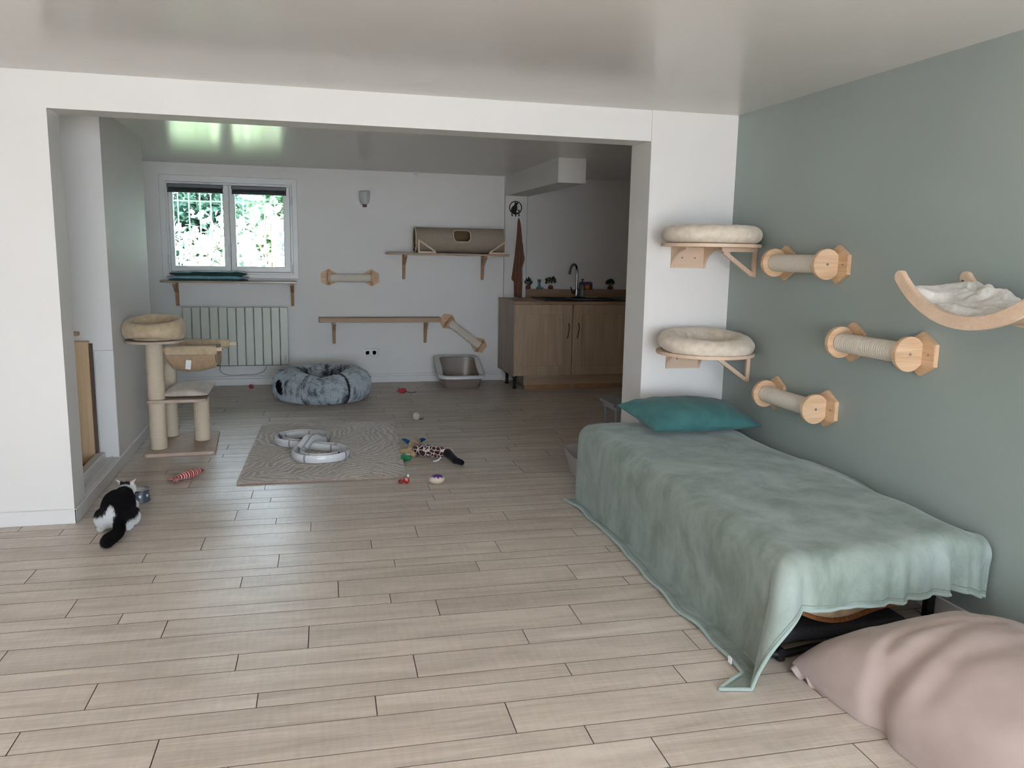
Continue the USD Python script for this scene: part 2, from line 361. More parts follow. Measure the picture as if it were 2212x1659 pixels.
# wall behind the camera with its wide glazed door
_rear = sbox(-2.75, -0.05, XR + 0.1, ZC + 0.05).difference(sbox(-0.75, -0.2, 2.32, 2.10))
struct('wall_front', orient(prism(_rear, 0.2), (0, -2.60, 0), (1, 0, 0), (0, 0, 1), (0, -1, 0)), WHITE, label='white near wall of the front room with a wide open garden door')
d1 = Node('/World/door_1', (0, 0, 0)); setdata(UsdGeom.Xform.Define(stage, d1.path).GetPrim(), 'white frame of the wide open garden door', None, None, 'structure')
part('door_frame', U([bx(-0.75, -0.69, -2.73, -2.65, 0, 2.10, .004), bx(2.26, 2.32, -2.73, -2.65, 0, 2.10, .004), bx(-0.75, 2.32, -2.73, -2.65, 2.04, 2.10, .004), bx(-0.75, 2.32, -2.8, -2.60, -0.04, 0.004)]), WHITE_PVC, d1)
# left wall of the back room: deep opening, white reveal, green end piece, recess up to the window wall
struct('wall_left', bx(-1.70, XL, 5.445, 6.755, -0.05, ZC + 0.05), WHITE, label='white left wall between the deep opening and the window')
struct('wall_reveal', bx(-2.6, XL, 5.43, 5.445, -0.05, ZC + 0.05), WHITE, label='white far side of the deep opening in the left wall')
struct('wall_recess', bx(-1.70, -1.48, 6.75, YB + 0.1, -0.05, ZC + 0.05), WHITE, label='white side of the recess left of the window')
struct('wall_hall', [bx(-2.8, -2.6, YM + 0.1, 5.6, -0.05, ZC + 0.05)], WHITE, label='white wall deep behind the opening on the left')
struct('floor_hall', bx(-2.7, -1.16, YM + 0.2, 5.45, -0.03, 0.055), TERRA, label='terracotta floor behind the opening on the left')
struct('trim_1', bx(-1.255, XL + 0.004, 5.418, 5.43, 0.06, 0.757, .003), SATIN, label='low white panel on the reveal of the left opening')
struct('trim_2', [bx(-1.26, XL, YM + 0.2, 5.43, -0.01, 0.083, .004), bx(-1.275, -1.222, YM + 0.2, 5.43, 0.0, 0.118, .006), bx(-1.19, -1.182, YM + 0.2, 5.43, 0.08, 0.088, .001)], SATIN, label='white ridged sill of the opening in the left wall')
# window wall
WX0, WX1, WZ0, WZ1 = -1.275, -0.095, 1.125, 2.012
_bw = sbox(-1.75, -0.05, 3.95, ZC + 0.05).difference(sbox(WX0 + 0.02, WZ0 + 0.02, WX1 - 0.02, WZ1 - 0.02))
struct('wall_back', orient(prism(_bw, 0.28), (0, YB + 0.28, 0), (1, 0, 0), (0, 0, 1), (0, -1, 0)), WHITE, label='white back wall with the garden window')
struct('wall_column', bx(2.10, 2.342, 8.60, YB + 0.01, -0.02, ZC + 0.01), WHITE, label='white boxed column at the left end of the kitchen unit')
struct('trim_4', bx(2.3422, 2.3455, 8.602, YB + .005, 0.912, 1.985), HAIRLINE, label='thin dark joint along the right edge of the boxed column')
struct('trim_3', bx(2.105, 2.352, 6.76, 8.655, 1.985, ZC + 0.01), WHITE, label='white boxed-in duct under the ceiling by the kitchen unit')
struct('wall_back_right', bx(3.75, 3.95, YM + 0.1, YB + 0.1, -0.05, ZC + 0.05), WHITE, label='white right wall of the back room behind the pier')
# skirting
def skirt(name, boxes, label): struct(name, [bx(*b, .004) for b in boxes], SATIN, label=label)
skirt('baseboard_left', [(-2.6, XL + 0.012, YM - 0.012, YM, 0, 0.078)], 'white baseboard on the left piece of the cross wall')
skirt('baseboard_jamb', [(XL, XL + 0.012, YM - 0.012, YM + 0.2, 0, 0.078)], 'white baseboard round the jamb of the wide opening')
skirt('baseboard_side', [(XL - 0.005, XL + 0.010, YM + 0.202, 6.755, 0, 0.076)], 'white baseboard running along the left wall')
skirt('baseboard_back', [(-1.48, 2.10, YB - 0.014, YB, 0, 0.092), (-1.48, 2.10, YB - 0.03, YB - 0.014, 0.0, 0.070)], 'stepped white baseboard under the window wall')
skirt('baseboard_column', [(2.098, 2.20, 8.585, 8.60, 0, 0.085)], 'short white baseboard on the boxed column')
skirt('baseboard_right', [(XR - 0.012, XR, -2.6, YM - 0.008, 0, 0.078)], 'white baseboard under the green right wall')
skirt('baseboard_pier', [(1.90, XR, YM - 0.020, YM - 0.008, 0, 0.078), (1.888, 1.90, YM - 0.020, YM + 0.275, 0, 0.078)], 'white baseboard round the pier behind the bed')

# ------------------------------------------------------------------ window
GLASS = M('window_glass', {'f': ('fresnel', {'IOR': 1.45}), 't': ('transparent_bsdf', {'color': (0.96, 0.985, 0.975)}), 'g': ('glossy_bsdf', {'color': (1, 1, 1), 'roughness': 0.0}), 'm': ('mix_closure', {})},
          [('f.fac', 'm.fac'), ('t.BSDF', 'm.closure1'), ('g.BSDF', 'm.closure2')], surface='m.closure')
BLIND = plain('charcoal_blind', (0.035, 0.037, 0.042), 0.5)
BLIND2 = plain('grey_blind_rail', (0.10, 0.10, 0.11), 0.4)
w1 = Node('/World/window_1', (0, 0, 0)); setdata(UsdGeom.Xform.Define(stage, w1.path).GetPrim(), 'white two-sash garden window in the back wall', None, None, 'structure')
def ring(x0, x1, z0, z1, wd, y0, y1, c=.004, wt=None, wb=None):
    wt = wd if wt is None else wt; wb = wd if wb is None else wb
    return [bx(x0, x0 + wd, y0, y1, z0, z1, c), bx(x1 - wd, x1, y0, y1, z0, z1, c), bx(x0, x1, y0, y1, z1 - wt, z1, c), bx(x0, x1, y0, y1, z0, z0 + wb, c)]
part('window_casing', U(ring(-1.335, -0.045, 1.085, 2.075, 0.062, YB - 0.016, YB + 0.02)), SATIN, w1)
part('window_frame', U(ring(WX0, WX1, WZ0, WZ1, 0.022, YB - 0.028, YB + 0.06)), WHITE_PVC, w1)
for (x0, x1, px0, px1) in ((-1.253, -0.694, -1.211, -0.751), (-0.692, -0.117, -0.639, -0.181)):
    y0, y1 = YB - 0.045, YB + 0.03
    s = part('sash', U([bx(x0, px0, y0, y1, 1.148, 1.990, .006), bx(px1, x1, y0, y1, 1.148, 1.990, .006), bx(x0, x1, y0, y1, 1.92, 1.990, .006), bx(x0, x1, y0, y1, 1.148, 1.203, .006)]), WHITE_PVC, w1)
    part('pane', bx(px0 - .01, px1 + .01, YB + 0.0, YB + 0.004, 1.193, 1.93), GLASS, s)
part('window_handle', [rbox(-0.712, -0.688, YB - 0.058, YB - 0.044, 1.335, 1.405, .006), rbox(-0.709, -0.691, YB - 0.085, YB - 0.068, 1.295, 1.425, .008), cyl((-0.70, YB - 0.08, 1.40), (-0.70, YB - 0.045, 1.40), .008)], WHITE_PVC, w1, smooth=30)
for z in (1.90, 1.58, 1.26): part('hinge', cyl((-1.268, YB - 0.045, z - .045), (-1.268, YB - 0.045, z + .045), .009, 12), WHITE_PVC, w1, smooth=40)
for z in (1.86, 1.18): part('hinge', cyl((-0.100, YB - 0.045, z - .045), (-0.100, YB - 0.045, z + .045), .009, 12), WHITE_PVC, w1, smooth=40)
part('air_vent', bx(-1.13, -0.86, YB - 0.040, YB - 0.0282, 1.992, 2.006, .003), WHITE_PVC, w1)
# rolled-up blinds clipped over the tops of the sashes
for (x0, x1, lab) in ((-1.253, -0.742, 'dark grey slatted blind pulled up on the left window sash'), (-0.665, -0.146, 'dark grey slatted blind pulled up on the right window sash')):
    b = thing('blind', lab, 'blind', (x0, YB - 0.05, 1.91), group='pulled-up blinds on the window')
    part('head_rail', rbox(x0, x1, YB - 0.085, YB - 0.047, 1.950, 1.986, .006), BLIND2, b, smooth=40)
    n = 6
    for k in range(n): part('slat', bx(x0 + .004, x1 - .004, YB - 0.082, YB - 0.050, 1.9185 + k * .0052, 1.9215 + k * .0052, .001), BLIND, b)
    part('bottom_rail', rbox(x0 + .002, x1 - .002, YB - 0.084, YB - 0.048, 1.906, 1.918, .004), BLIND, b, smooth=40)
    for fx in (0.17, 0.83):
        part('clip', bx(x0 + (x1 - x0) * fx - .008, x0 + (x1 - x0) * fx + .008, YB - 0.088, YB - 0.046, 1.984, 1.992, .002), WHITE_PVC, b)
        part('ladder_cord', cyl((x0 + (x1 - x0) * fx, YB - .0865, 1.91), (x0 + (x1 - x0) * fx, YB - .0865, 1.955), .0012, 6), HAIRLINE, b)
# security grille outside
GRILLE = plain('white_grille_metal', (0.88, 0.90, 0.90), 0.4)
g = thing('window_grille', 'white metal security grille outside the garden window', 'window grille', (-0.69, 8.87, 1.0))
for i in range(11): part('bar', cyl((-1.20 + i * .1035, 8.87, 1.13), (-1.20 + i * .1035, 8.87, 2.0), .0065, 8), GRILLE, g, smooth=True)
for z in (1.285, 1.842): part('cross_bar', bx(-1.26, -0.10, 8.864, 8.876, z - .008, z + .008), GRILLE, g)

# ------------------------------------------------------------------ garden outside the window, terrace outside the door
struct('ground_terrace', bx(-12, 12, -16, -2.8, -0.25, -0.06), STONE, label='pale stone terrace outside the garden door')
struct('ground_garden', bx(-14, 16, 8.93, 26, -0.3, -0.1), LAWN, label='lawn outside the back window')
def leaf_mesh(P, D, N, L, W):
    """many leaves: base points, directions, normals, lengths -> one mesh of folded six-point leaves"""
    S = np.cross(D, N); S /= np.linalg.norm(S, axis=1, keepdims=True) + 1e-9
    L, W = L[:, None], W[:, None]
    pts = np.stack([P, P + D * L * .35 + S * W * .5 + N * L * .05, P + D * L * .35 - S * W * .5 + N * L * .05, P + D * L * .42, P + D * L * .75 + S * W * .33 + N * L * .02, P + D * L * .75 - S * W * .33 + N * L * .02, P + D * L - N * L * .06], 1)
    f = np.array([[0, 1, 3], [0, 3, 2], [3, 1, 4], [3, 2, 5], [3, 4, 6], [3, 6, 5]])
    n = len(P)
    return trimesh.Trimesh(pts.reshape(-1, 3), (f[None] + (np.arange(n) * 7)[:, None, None]).reshape(-1, 3), process=False)
def leafmat(name, c, t):
    return M(name, {'tc': ('texture_coordinate', {}), 'n': ('noise_texture', {'scale': 3.0, 'detail': 2}), 'r': ('rgb_ramp', {'ramp': [(0.35, tuple(x * .7 for x in c)), (0.65, c)]}),
             'd': ('principled_bsdf', {'roughness': 0.45}), 't': ('translucent_bsdf', {'color': t}), 'm': ('mix_closure', {'fac': 0.45})},
             [('tc.object', 'n.vector'), ('n.fac', 'r.fac'), ('r.color', 'd.base_color'), ('d.BSDF', 'm.closure1'), ('t.BSDF', 'm.closure2')], surface='m.closure')
BARK = speckle('bark', (0.10, 0.075, 0.055), (0.20, 0.16, 0.12), 12, 0.9)
def shrub(name, label, cat, c, R, n, mat, seed, stem_to, L=0.13, group=None):
    rng = np.random.default_rng(seed)
    t = thing(name, label, cat, (c[0], c[1], -0.1), group)
    # clumped crown: leaves gather on twigs
    tw = rng.normal(size=(max(8, n // 26), 3)); tw /= np.linalg.norm(tw, axis=1, keepdims=True); tw *= rng.random((len(tw), 1)) ** .45
    C = np.array(c) + tw * np.array(R)
    k = rng.integers(0, len(C), n)
    P = C[k] + rng.normal(size=(n, 3)) * 0.13
    D = rng.normal(size=(n, 3)) + (P - np.array(c)) / np.array(R) * .8 + np.array([0, 0, -.35]); D /= np.linalg.norm(D, axis=1, keepdims=True)
    N = rng.normal(size=(n, 3)) * .6 + np.array([0, -0.25, 1.0]); N -= D * (N * D).sum(1, keepdims=True); N /= np.linalg.norm(N, axis=1, keepdims=True)
    l = L * (0.7 + .6 * rng.random(n))
    part('foliage', leaf_mesh(P, D, N, l, l * .55), mat, t, kind='stuff')
    stems = [tube(smooth_path([(c[0], c[1], -.12), (c[0] + .05, c[1], c[2] * .5), tuple(C[i])], 10), np.linspace(.045, .008, 10), 7) for i in range(0, min(len(C), 9))]
    part('stem', stems, BARK, t, smooth=True)
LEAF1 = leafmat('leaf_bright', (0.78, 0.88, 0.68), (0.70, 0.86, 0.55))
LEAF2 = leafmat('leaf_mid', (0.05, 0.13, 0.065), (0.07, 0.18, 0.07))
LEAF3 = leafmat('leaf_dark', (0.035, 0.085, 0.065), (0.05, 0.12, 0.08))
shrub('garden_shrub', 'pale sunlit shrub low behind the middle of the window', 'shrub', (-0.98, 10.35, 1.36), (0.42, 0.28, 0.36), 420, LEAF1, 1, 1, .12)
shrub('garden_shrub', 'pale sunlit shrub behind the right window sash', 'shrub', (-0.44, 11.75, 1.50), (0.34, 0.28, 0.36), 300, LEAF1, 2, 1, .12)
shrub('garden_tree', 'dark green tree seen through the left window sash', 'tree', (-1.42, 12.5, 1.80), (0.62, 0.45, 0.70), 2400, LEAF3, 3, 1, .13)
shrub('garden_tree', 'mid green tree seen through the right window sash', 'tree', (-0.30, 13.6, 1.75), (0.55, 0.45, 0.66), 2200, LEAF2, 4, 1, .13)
FENCE = plain('green_fence_board', (0.055, 0.105, 0.095), 0.7)
fn = thing('garden_fence', 'dark green slatted garden fence beyond the shrubs', 'fence', (-0.6, 15.0, -0.1))
for k in range(17): part('slat', bx(-5, 4.2, 15.0, 15.025, 0.0 + k * .15, 0.11 + k * .15), FENCE, fn)
for xx in (-5, -3.2, -1.4, 0.4, 2.2, 4.1): part('post', bx(xx - .05, xx + .05, 15.025, 15.12, -0.1, 2.5, .005), FENCE, fn)
# ------------------------------------------------------------------ materials of the things
PINE = wood('pale_pine', (0.64, 0.455, 0.32), (0.76, 0.585, 0.44), 0)
PINE_Z = wood('pale_pine_upright', (0.63, 0.45, 0.315), (0.75, 0.575, 0.43), 2)
PINE_Y = wood('pale_pine_grain_y', (0.56, 0.335, 0.18), (0.76, 0.53, 0.34), 1, 1.6)
PINE_D = wood('striped_pine', (0.50, 0.29, 0.155), (0.78, 0.57, 0.38), 0, 2.2, bump=0.2)
SHELFWOOD = wood('shelf_pine', (0.38, 0.25, 0.155), (0.50, 0.35, 0.235), 0)
SHELFWOOD_Z = wood('shelf_pine_upright', (0.34, 0.20, 0.11), (0.47, 0.30, 0.18), 2)
OAK = wood('cabinet_oak', (0.38, 0.27, 0.175), (0.54, 0.40, 0.275), 2, 0.9)
OAK_X = wood('cabinet_oak_flat', (0.36, 0.25, 0.165), (0.50, 0.37, 0.255), 0, 0.9)
OAK_GREY = wood('cabinet_side_oak', (0.30, 0.235, 0.185), (0.42, 0.34, 0.275), 2, 0.9)
SISAL = M('sisal_rope', {'tc': ('texture_coordinate', {}), 'w': ('wave_texture', {'bands_direction': 'y', 'scale': 62.0, 'distortion': 0.6, 'detail': 2, 'detail_scale': 2}), 'n': ('noise_texture', {'scale': 120, 'detail': 2}),
          'r': ('rgb_ramp', {'ramp': [(0.0, (0.70, 0.62, 0.52)), (1.0, (0.86, 0.79, 0.69))]}), 'mx': ('mix_float', {'fac': 0.4}), 'b': ('bump', {'strength': 0.16, 'distance': 0.002}), 'p': ('principled_bsdf', {'roughness': 0.85, 'specular_ior_level': 0.2})},
          [('tc.object', 'w.vector'), ('tc.object', 'n.vector'), ('w.fac', 'mx.a'), ('n.fac', 'mx.b'), ('mx.result', 'r.fac'), ('r.color', 'p.base_color'), ('mx.result', 'b.height'), ('b.normal', 'p.normal')])
SISAL_Z = M('sisal_rope_upright', {'tc': ('texture_coordinate', {}), 'w': ('wave_texture', {'bands_direction': 'z', 'scale': 62.0, 'distortion': 0.6, 'detail': 2, 'detail_scale': 2}), 'n': ('noise_texture', {'scale': 120, 'detail': 2}),
          'r': ('rgb_ramp', {'ramp': [(0.0, (0.58, 0.48, 0.35)), (1.0, (0.75, 0.65, 0.51))]}), 'mx': ('mix_float', {'fac': 0.4}), 'b': ('bump', {'strength': 0.16, 'distance': 0.002}), 'p': ('principled_bsdf', {'roughness': 0.85, 'specular_ior_level': 0.2})},
          [('tc.object', 'w.vector'), ('tc.object', 'n.vector'), ('w.fac', 'mx.a'), ('n.fac', 'mx.b'), ('mx.result', 'r.fac'), ('r.color', 'p.base_color'), ('mx.result', 'b.height'), ('b.normal', 'p.normal')])
def plush(name, c1, c2, scale=55, sheen=0.35, bump=0.5, dist=0.006, sh_t=None, **kw):
    return speckle(name, c1, c2, scale, 0.95, 0.1, bump, 4, 0.3, 0.7, dist=dist, sheen_weight=sheen, sheen_roughness=0.45, sheen_tint=sh_t or (1, 0.97, 0.92), **kw)
CREAM = plush('cream_plush', (0.66, 0.56, 0.44), (0.80, 0.71, 0.60), 28)
CREAM2 = plush('cream_plush_tower', (0.50, 0.385, 0.245), (0.64, 0.515, 0.36), 28)
GREYPLUSH = plush('grey_beige_plush', (0.40, 0.345, 0.28), (0.60, 0.53, 0.455), 16)
TAN = plush('tan_canvas', (0.42, 0.29, 0.18), (0.50, 0.36, 0.235), 45, 0.1, 0.2)
BOARD = speckle('beige_board', (0.50, 0.39, 0.31), (0.57, 0.46, 0.375), 22, 0.7)
METAL = plain('brushed_steel', (0.60, 0.60, 0.60), 0.25, metal=1.0)
SCREWM = plain('screw_steel', (0.25, 0.23, 0.20), 0.35, metal=1.0)
BLACK = plain('black_metal', (0.008, 0.008, 0.009), 0.55, 0.3)
WHITEPL = plain('white_plastic', (0.82, 0.83, 0.84), 0.28)
LABEL = plain('white_label', (0.85, 0.86, 0.88), 0.6)

# ------------------------------------------------------------------ wall-mounted scratching posts (one shape, five copies)
def hexagon(R, rot=0): return Polygon([(R * math.cos(math.pi / 2 + rot + k * math.pi / 3), R * math.sin(math.pi / 2 + rot + k * math.pi / 3)) for k in range(6)])
POST_D = 0.436
def make_post(name, label, loc):
    """local frame: wall plane x = 0, room towards -x, the post runs from y = 0 to y = POST_D"""
    t = thing(name, label, 'scratching post', loc, group='wall-mounted scratching posts')
    for k, y in enumerate((0.0, POST_D)):
        h = orient(prism(hexagon(0.0895), 0.022, 0.002), (0, y, 0), (0, 1, 0), (0, 0, 1), (-1, 0, 0))
        wp = part('wall_plate', h, PINE_Y, t, local=True)
        for dy in (-0.045, 0.045): part('screw', orient(lathe([(0.0045, 0), (0.0045, .001), (.002, .0015)], k=10), (-0.022, y + dy, 0), (0, 1, 0), (0, 0, 1), (-1, 0, 0)), SCREWM, wp, local=True)
        s = 1 if k == 0 else -1
        d = Point(-0.078, 0).buffer(0.071, 48).union(sbox(-0.06, -0.043, -0.020, 0.043)).intersection(sbox(-1, -1, -0.020, 1))
        disc = orient(prism(d, 0.022, 0.002), (0, y - 0.011, 0), (1, 0, 0), (0, 0, -1), (0, 1, 0))
        dp = part('end_disc', disc, PINE_D, t, local=True)
        part('bolt', cyl((-0.078, y - s * 0.011, 0), (-0.078, y - s * 0.0145, 0), 0.006, 12), METAL, dp, local=True, smooth=40)
    ys = np.linspace(0.0115, POST_D - 0.0115, 100); rr = 0.043 + 0.0009 * np.sin(np.arange(100) * 1.9)
    part('sisal_post', tube(np.stack([np.full(100, -0.078), ys, np.zeros(100)], 1), rr, 28), SISAL, t, smooth=True, local=True)
    return t
GP = 'wall-mounted scratching posts'
post0 = make_post('scratching_post', 'sisal scratching post on the green wall beside the upper round shelf bed', (XR, 3.340, 1.368))
copy_of(post0, 'scratching_post', 'sisal scratching post on the green wall just below the curved lounger', 'scratching post', (XR, 2.757, 1.022), group=GP)
copy_of(post0, 'scratching_post', 'lowest sisal scratching post on the green wall, just above the bed pillow', 'scratching post', (XR, 3.343, 0.684), group=GP)
copy_of(post0, 'scratching_post', 'horizontal sisal scratching post on the white back wall right of the window', 'scratching post', (0.686, YB, 1.102), 90, group=GP)
copy_of(post0, 'scratching_post', 'slanted sisal scratching post sloping down from the long wall shelf end', 'scratching post', (1.839, YB, 0.385), 90, 37.0, group=GP)

# ------------------------------------------------------------------ round corner shelves with plush ring beds
def tri_bracket(o, out, down, L, Hh, w=0.022, th=0.020):
    """strip-wood triangle in the plane of out/down, corner at o; returns [wall strip, top strip, brace] as boxes"""
    o, out, down = np.array(o, float), np.array(out, float), np.array(down, float)
    side = np.cross(out, down)
    def strip(poly): return orient(prism(poly, th, .0015), o - side * th / 2, out, down, side)
    wall = strip(sbox(0, 0, w, Hh)); top = strip(sbox(w + .0005, 0, L, w))
    a, b = np.array([w, Hh - .012]), np.array([L - .012, w])
    n = np.array([b[1] - a[1], -(b[0] - a[0])]); n = n / np.linalg.norm(n) * w * .55
    br = Polygon([a + n * .9, a - n * .9, b - n * .9, b + n * .9]).intersection(sbox(w + .0005, w + .0005, L, Hh))
    return wall, top, strip(br)
def round_shelf(z, lab, lab2, seed, tiltcush):
    cx, cy, R = 2.155, 4.092, 0.268
    t = thing('round_shelf', lab, 'wall shelf', (cx, 4.36, z - .12), group='round corner shelves')
    dk = prism(Point(0, 0).buffer(R, 64), 0.018, .002); dk.apply_translation((cx, cy, z))
    part('round_deck', dk, PINE, t)
    # curved plywood console on the pier
    prof = Polygon([(0, 0), (0, -0.118), (0.012, -0.118)] + [(0.012 + 0.175 * (1 - math.cos(a)), -0.118 + 0.105 * math.sin(a)) for a in np.linspace(0, math.pi / 2, 14)] + [(0.187, 0)])
    yw = YM - 0.008
    for x in (2.05, 2.252): part('bracket_cheek', orient(prism(prof, 0.016, .001), (x, yw - .0005, z), (0, -1, 0), (0, 0, 1), (1, 0, 0)), PINE_Z, t)
    pl = part('bracket_plate', bx(2.0663, 2.2517, yw - 0.014, yw - .0005, z - 0.117, z - .0003, .001), PINE, t)
    for x in (2.115, 2.195): part('screw', cyl((x, yw - .014, z - .06), (x, yw - .0165, z - .06), .0045, 10), SCREWM, pl)
    for nm, m in zip(('bracket_wall_strip', 'bracket_top_strip', 'bracket_brace'), tri_bracket((XR - .0005, 4.080, z - .0003), (-1, 0, 0), (0, 0, -1), 0.215, 0.158)):
        part(nm, m, PINE_Z if nm != 'bracket_top_strip' else PINE, t)
    # ring cushion with gathered inside
    c = thing('ring_bed', lab2, 'cat bed', (cx, cy, z + .018), group='ring beds on the round shelves')
    nu, nv = 120, 36
    th = np.arange(nu) * 2 * np.pi / nu; ph = np.arange(nv) * 2 * np.pi / nv
    TH, PH = np.meshgrid(th, ph, indexing='ij')
    rt = 0.062 * (1 + 0.10 * fbm(np.stack([np.cos(TH) * 2, np.sin(TH) * 2, PH * 0], -1), 2, seed)); Rm = 0.205
    ru = rt * (1 + 0.075 * np.sin(TH * 19 + 2 * np.sin(TH * 3) + seed) * ss(0.3, 1, -np.cos(PH)) + 0.10 * fbm(np.stack([np.cos(TH) * 9, np.sin(TH) * 9, PH * 1.2], -1), 3, seed + 3))
    r = Rm + ru * np.cos(PH) * 1.0; zz = np.maximum(0.052 + ru * np.sin(PH) * 0.80, 0.001)
    zz = np.maximum(zz - 0.004, 0.001)
    X = cx - 0.003 + r * np.cos(TH) * 0.99; Y = cy - .012 + r * np.sin(TH) * 0.965
    P = np.stack([X, Y, z + .0185 + zz + tiltcush * (Y - cy)], -1)
    P[..., 2] = np.maximum(P[..., 2], z + .0187)
    ringm = grid_mesh(P, True, True)
    if ringm.volume < 0: ringm.invert()
    part('ring_bolster', ringm, CREAM, c, smooth=True)
    part('base_cushion', lathe([(0.0, .003), (.15, .003), (.165, .012), (.15, .026), (.08, .034), (.001, .036)], (cx, cy - .012, z + .0187), 48), CREAM, c, smooth=True)
round_shelf(1.443, 'upper round pine shelf in the corner of pier and green wall', 'cream plush ring bed on the upper round corner shelf', 3, 0.0)
round_shelf(0.857, 'lower round pine shelf on the pier above the bed pillow', 'cream plush ring bed on the lower round corner shelf, hollow visible', 8, 0.10)

# ------------------------------------------------------------------ curved wall lounger
def arc_band(hw, sag, width, n=40):
    """crescent rail: points (y, z); tips at +-hw, lowest outer point at z = 0"""
    R = (hw * hw + sag * sag) / (2 * sag); a = math.asin(min(1, hw / R)); th = np.linspace(-a, a, n)
    o = np.stack([R * np.sin(th), R - R * np.cos(th)], 1); i = np.stack([(R - width) * np.sin(th), R - (R - width) * np.cos(th)], 1)
    g = Polygon(np.vstack([o, i[::-1]]))
    for e in (0, -1): g = g.union(Point(*((o[e] + i[e]) / 2)).buffer(width / 2 + .0005, 24))
    return g, R
t = thing('curved_lounger', 'pine cradle lounger of curved rails on the green wall', 'cat lounger', (XR, 2.25, 1.17), group=None)
g, Ra = arc_band(0.335, 0.150, 0.045)
front_x, yc, zc0 = 2.118, 2.252, 1.170
part('curved_rail', orient(prism(g, 0.022, .002), (front_x, yc, zc0), (0, 1, 0), (0, 0, 1), (1, 0, 0)), PINE, t)
rr_ = part('curved_rail', orient(prism(g, 0.022, .002), (XR - .0225, yc, zc0), (0, 1, 0), (0, 0, 1), (1, 0, 0)), PINE, t)
for s in (-1, 1): part('screw', cyl((XR - .0225, yc + s * .322, zc0 + .150), (XR - .0255, yc + s * .322, zc0 + .150), .006, 12), SCREWM, rr_)
th = np.linspace(-0.62, 0.62, 40)
deck_o = np.stack([(Ra - .016) * np.sin(th), Ra - (Ra - .016) * np.cos(th)], 1); deck_i = np.stack([(Ra - .024) * np.sin(th), Ra - (Ra - .024) * np.cos(th)], 1)
part('curved_deck', orient(prism(Polygon(np.vstack([deck_o, deck_i[::-1]])), XR - .0225 - front_x - .022), (front_x + .022, yc, zc0), (0, 1, 0), (0, 0, 1), (1, 0, 0)), OAK_X, t)
WHITEFUR = plush('off_white_fur', (0.50, 0.475, 0.435), (0.80, 0.775, 0.725), 20, 0.4, 0.7, 0.01)
nu, nv = 90, 50
u = np.linspace(-1, 1, nu); v = np.linspace(-1, 1, nv); UU, VV = np.meshgrid(u, v, indexing='ij')
ang = 0.16 + UU * 0.56
edge = ((1 - UU ** 4) * (1 - VV ** 4)).clip(0) ** 0.45
def lounge_surf(h): return np.stack([(front_x + XR) / 2 + VV * (0.128 + 0.006 * np.sin(UU * 9)), yc + (Ra - .024 - h) * np.sin(ang), zc0 + Ra - (Ra - .024 - h) * np.cos(ang)], -1)
lump = fbm(np.stack([UU * 3.5, VV * 2.2, UU * 0], -1), 3, 5)
hh = 0.040 * edge * (1 + 1.1 * lump) + 0.052 * edge * ss(-0.6, 0.6, VV) * (1 + 0.9 * lump) * ss(-0.75, 0.15, UU)
ftop, fbot = lounge_surf(hh + .0015), lounge_surf(np.full_like(hh, .0012))
m = trimesh.util.concatenate([grid_mesh(ftop), grid_mesh(fbot[:, ::-1])]); m.merge_vertices(digits_vertex=5)
solo('lounger_cushion', m, WHITEFUR, 'off-white fur cushion slumped in the curved wall lounger', 'cushion', smooth=True)

# ------------------------------------------------------------------ plain wall shelves and their brackets
def wedge_bracket(parent, x, z, depth, height, mat, w=0.030, name='bracket'):
    """solid tapered wooden bracket under a shelf on the back wall"""
    prof = Polygon([(0.0, 0), (depth, 0), (depth, -0.020), (depth - .02, -0.030), (0.055, -height * 0.42), (0.030, -height + 0.035), (0.026, -height + .008), (0.018, -height), (0.0, -height)])
    hole = Polygon([(0.028, -0.032), (depth - 0.055, -0.032), (0.030, -height * 0.36)])
    part(name, orient(prism(prof.difference(hole.buffer(-.004)), w, .002), (x - w / 2, YB - .0005, z), (0, -1, 0), (0, 0, 1), (1, 0, 0)), mat, parent)
BROWNW = wood('amber_pine', (0.33, 0.185, 0.09), (0.47, 0.285, 0.15), 2)
LACQ = wood('lacquered_shelf', (0.36, 0.255, 0.17), (0.48, 0.35, 0.245), 0, rough=0.18)
t = thing('window_shelf', 'narrow wooden shelf under the window on two amber brackets', 'wall shelf', (-0.7, YB, 1.05))
part('shelf_board', bx(-1.335, -0.067, 8.43, YB - .017, 1.046, 1.064, .003), LACQ, t)
for x in (-1.212, -0.113): wedge_bracket(t, x, 1.0455, 0.195, 0.235, BROWNW)
t = thing('tunnel_shelf', 'upper wooden wall shelf carrying the felt tunnel', 'wall shelf', (1.46, YB, 1.36))
part('shelf_board', bx(0.832, 2.094, 8.365, YB - .0005, 1.349, 1.369, .003), SHELFWOOD, t)
for x in (1.022, 1.865): wedge_bracket(t, x, 1.3485, 0.20, 0.255, SHELFWOOD_Z)
t = thing('long_shelf', 'long lower wooden wall shelf between the socket and the horizontal scratching post', 'wall shelf', (0.77, YB, 0.67))
part('shelf_board', bx(0.142, 1.397, 8.47, YB - .0005, 0.652, 0.698, .003), SHELFWOOD, t)
for x in (0.296, 1.248): wedge_bracket(t, x, 0.6515, 0.15, 0.232, SHELFWOOD_Z)

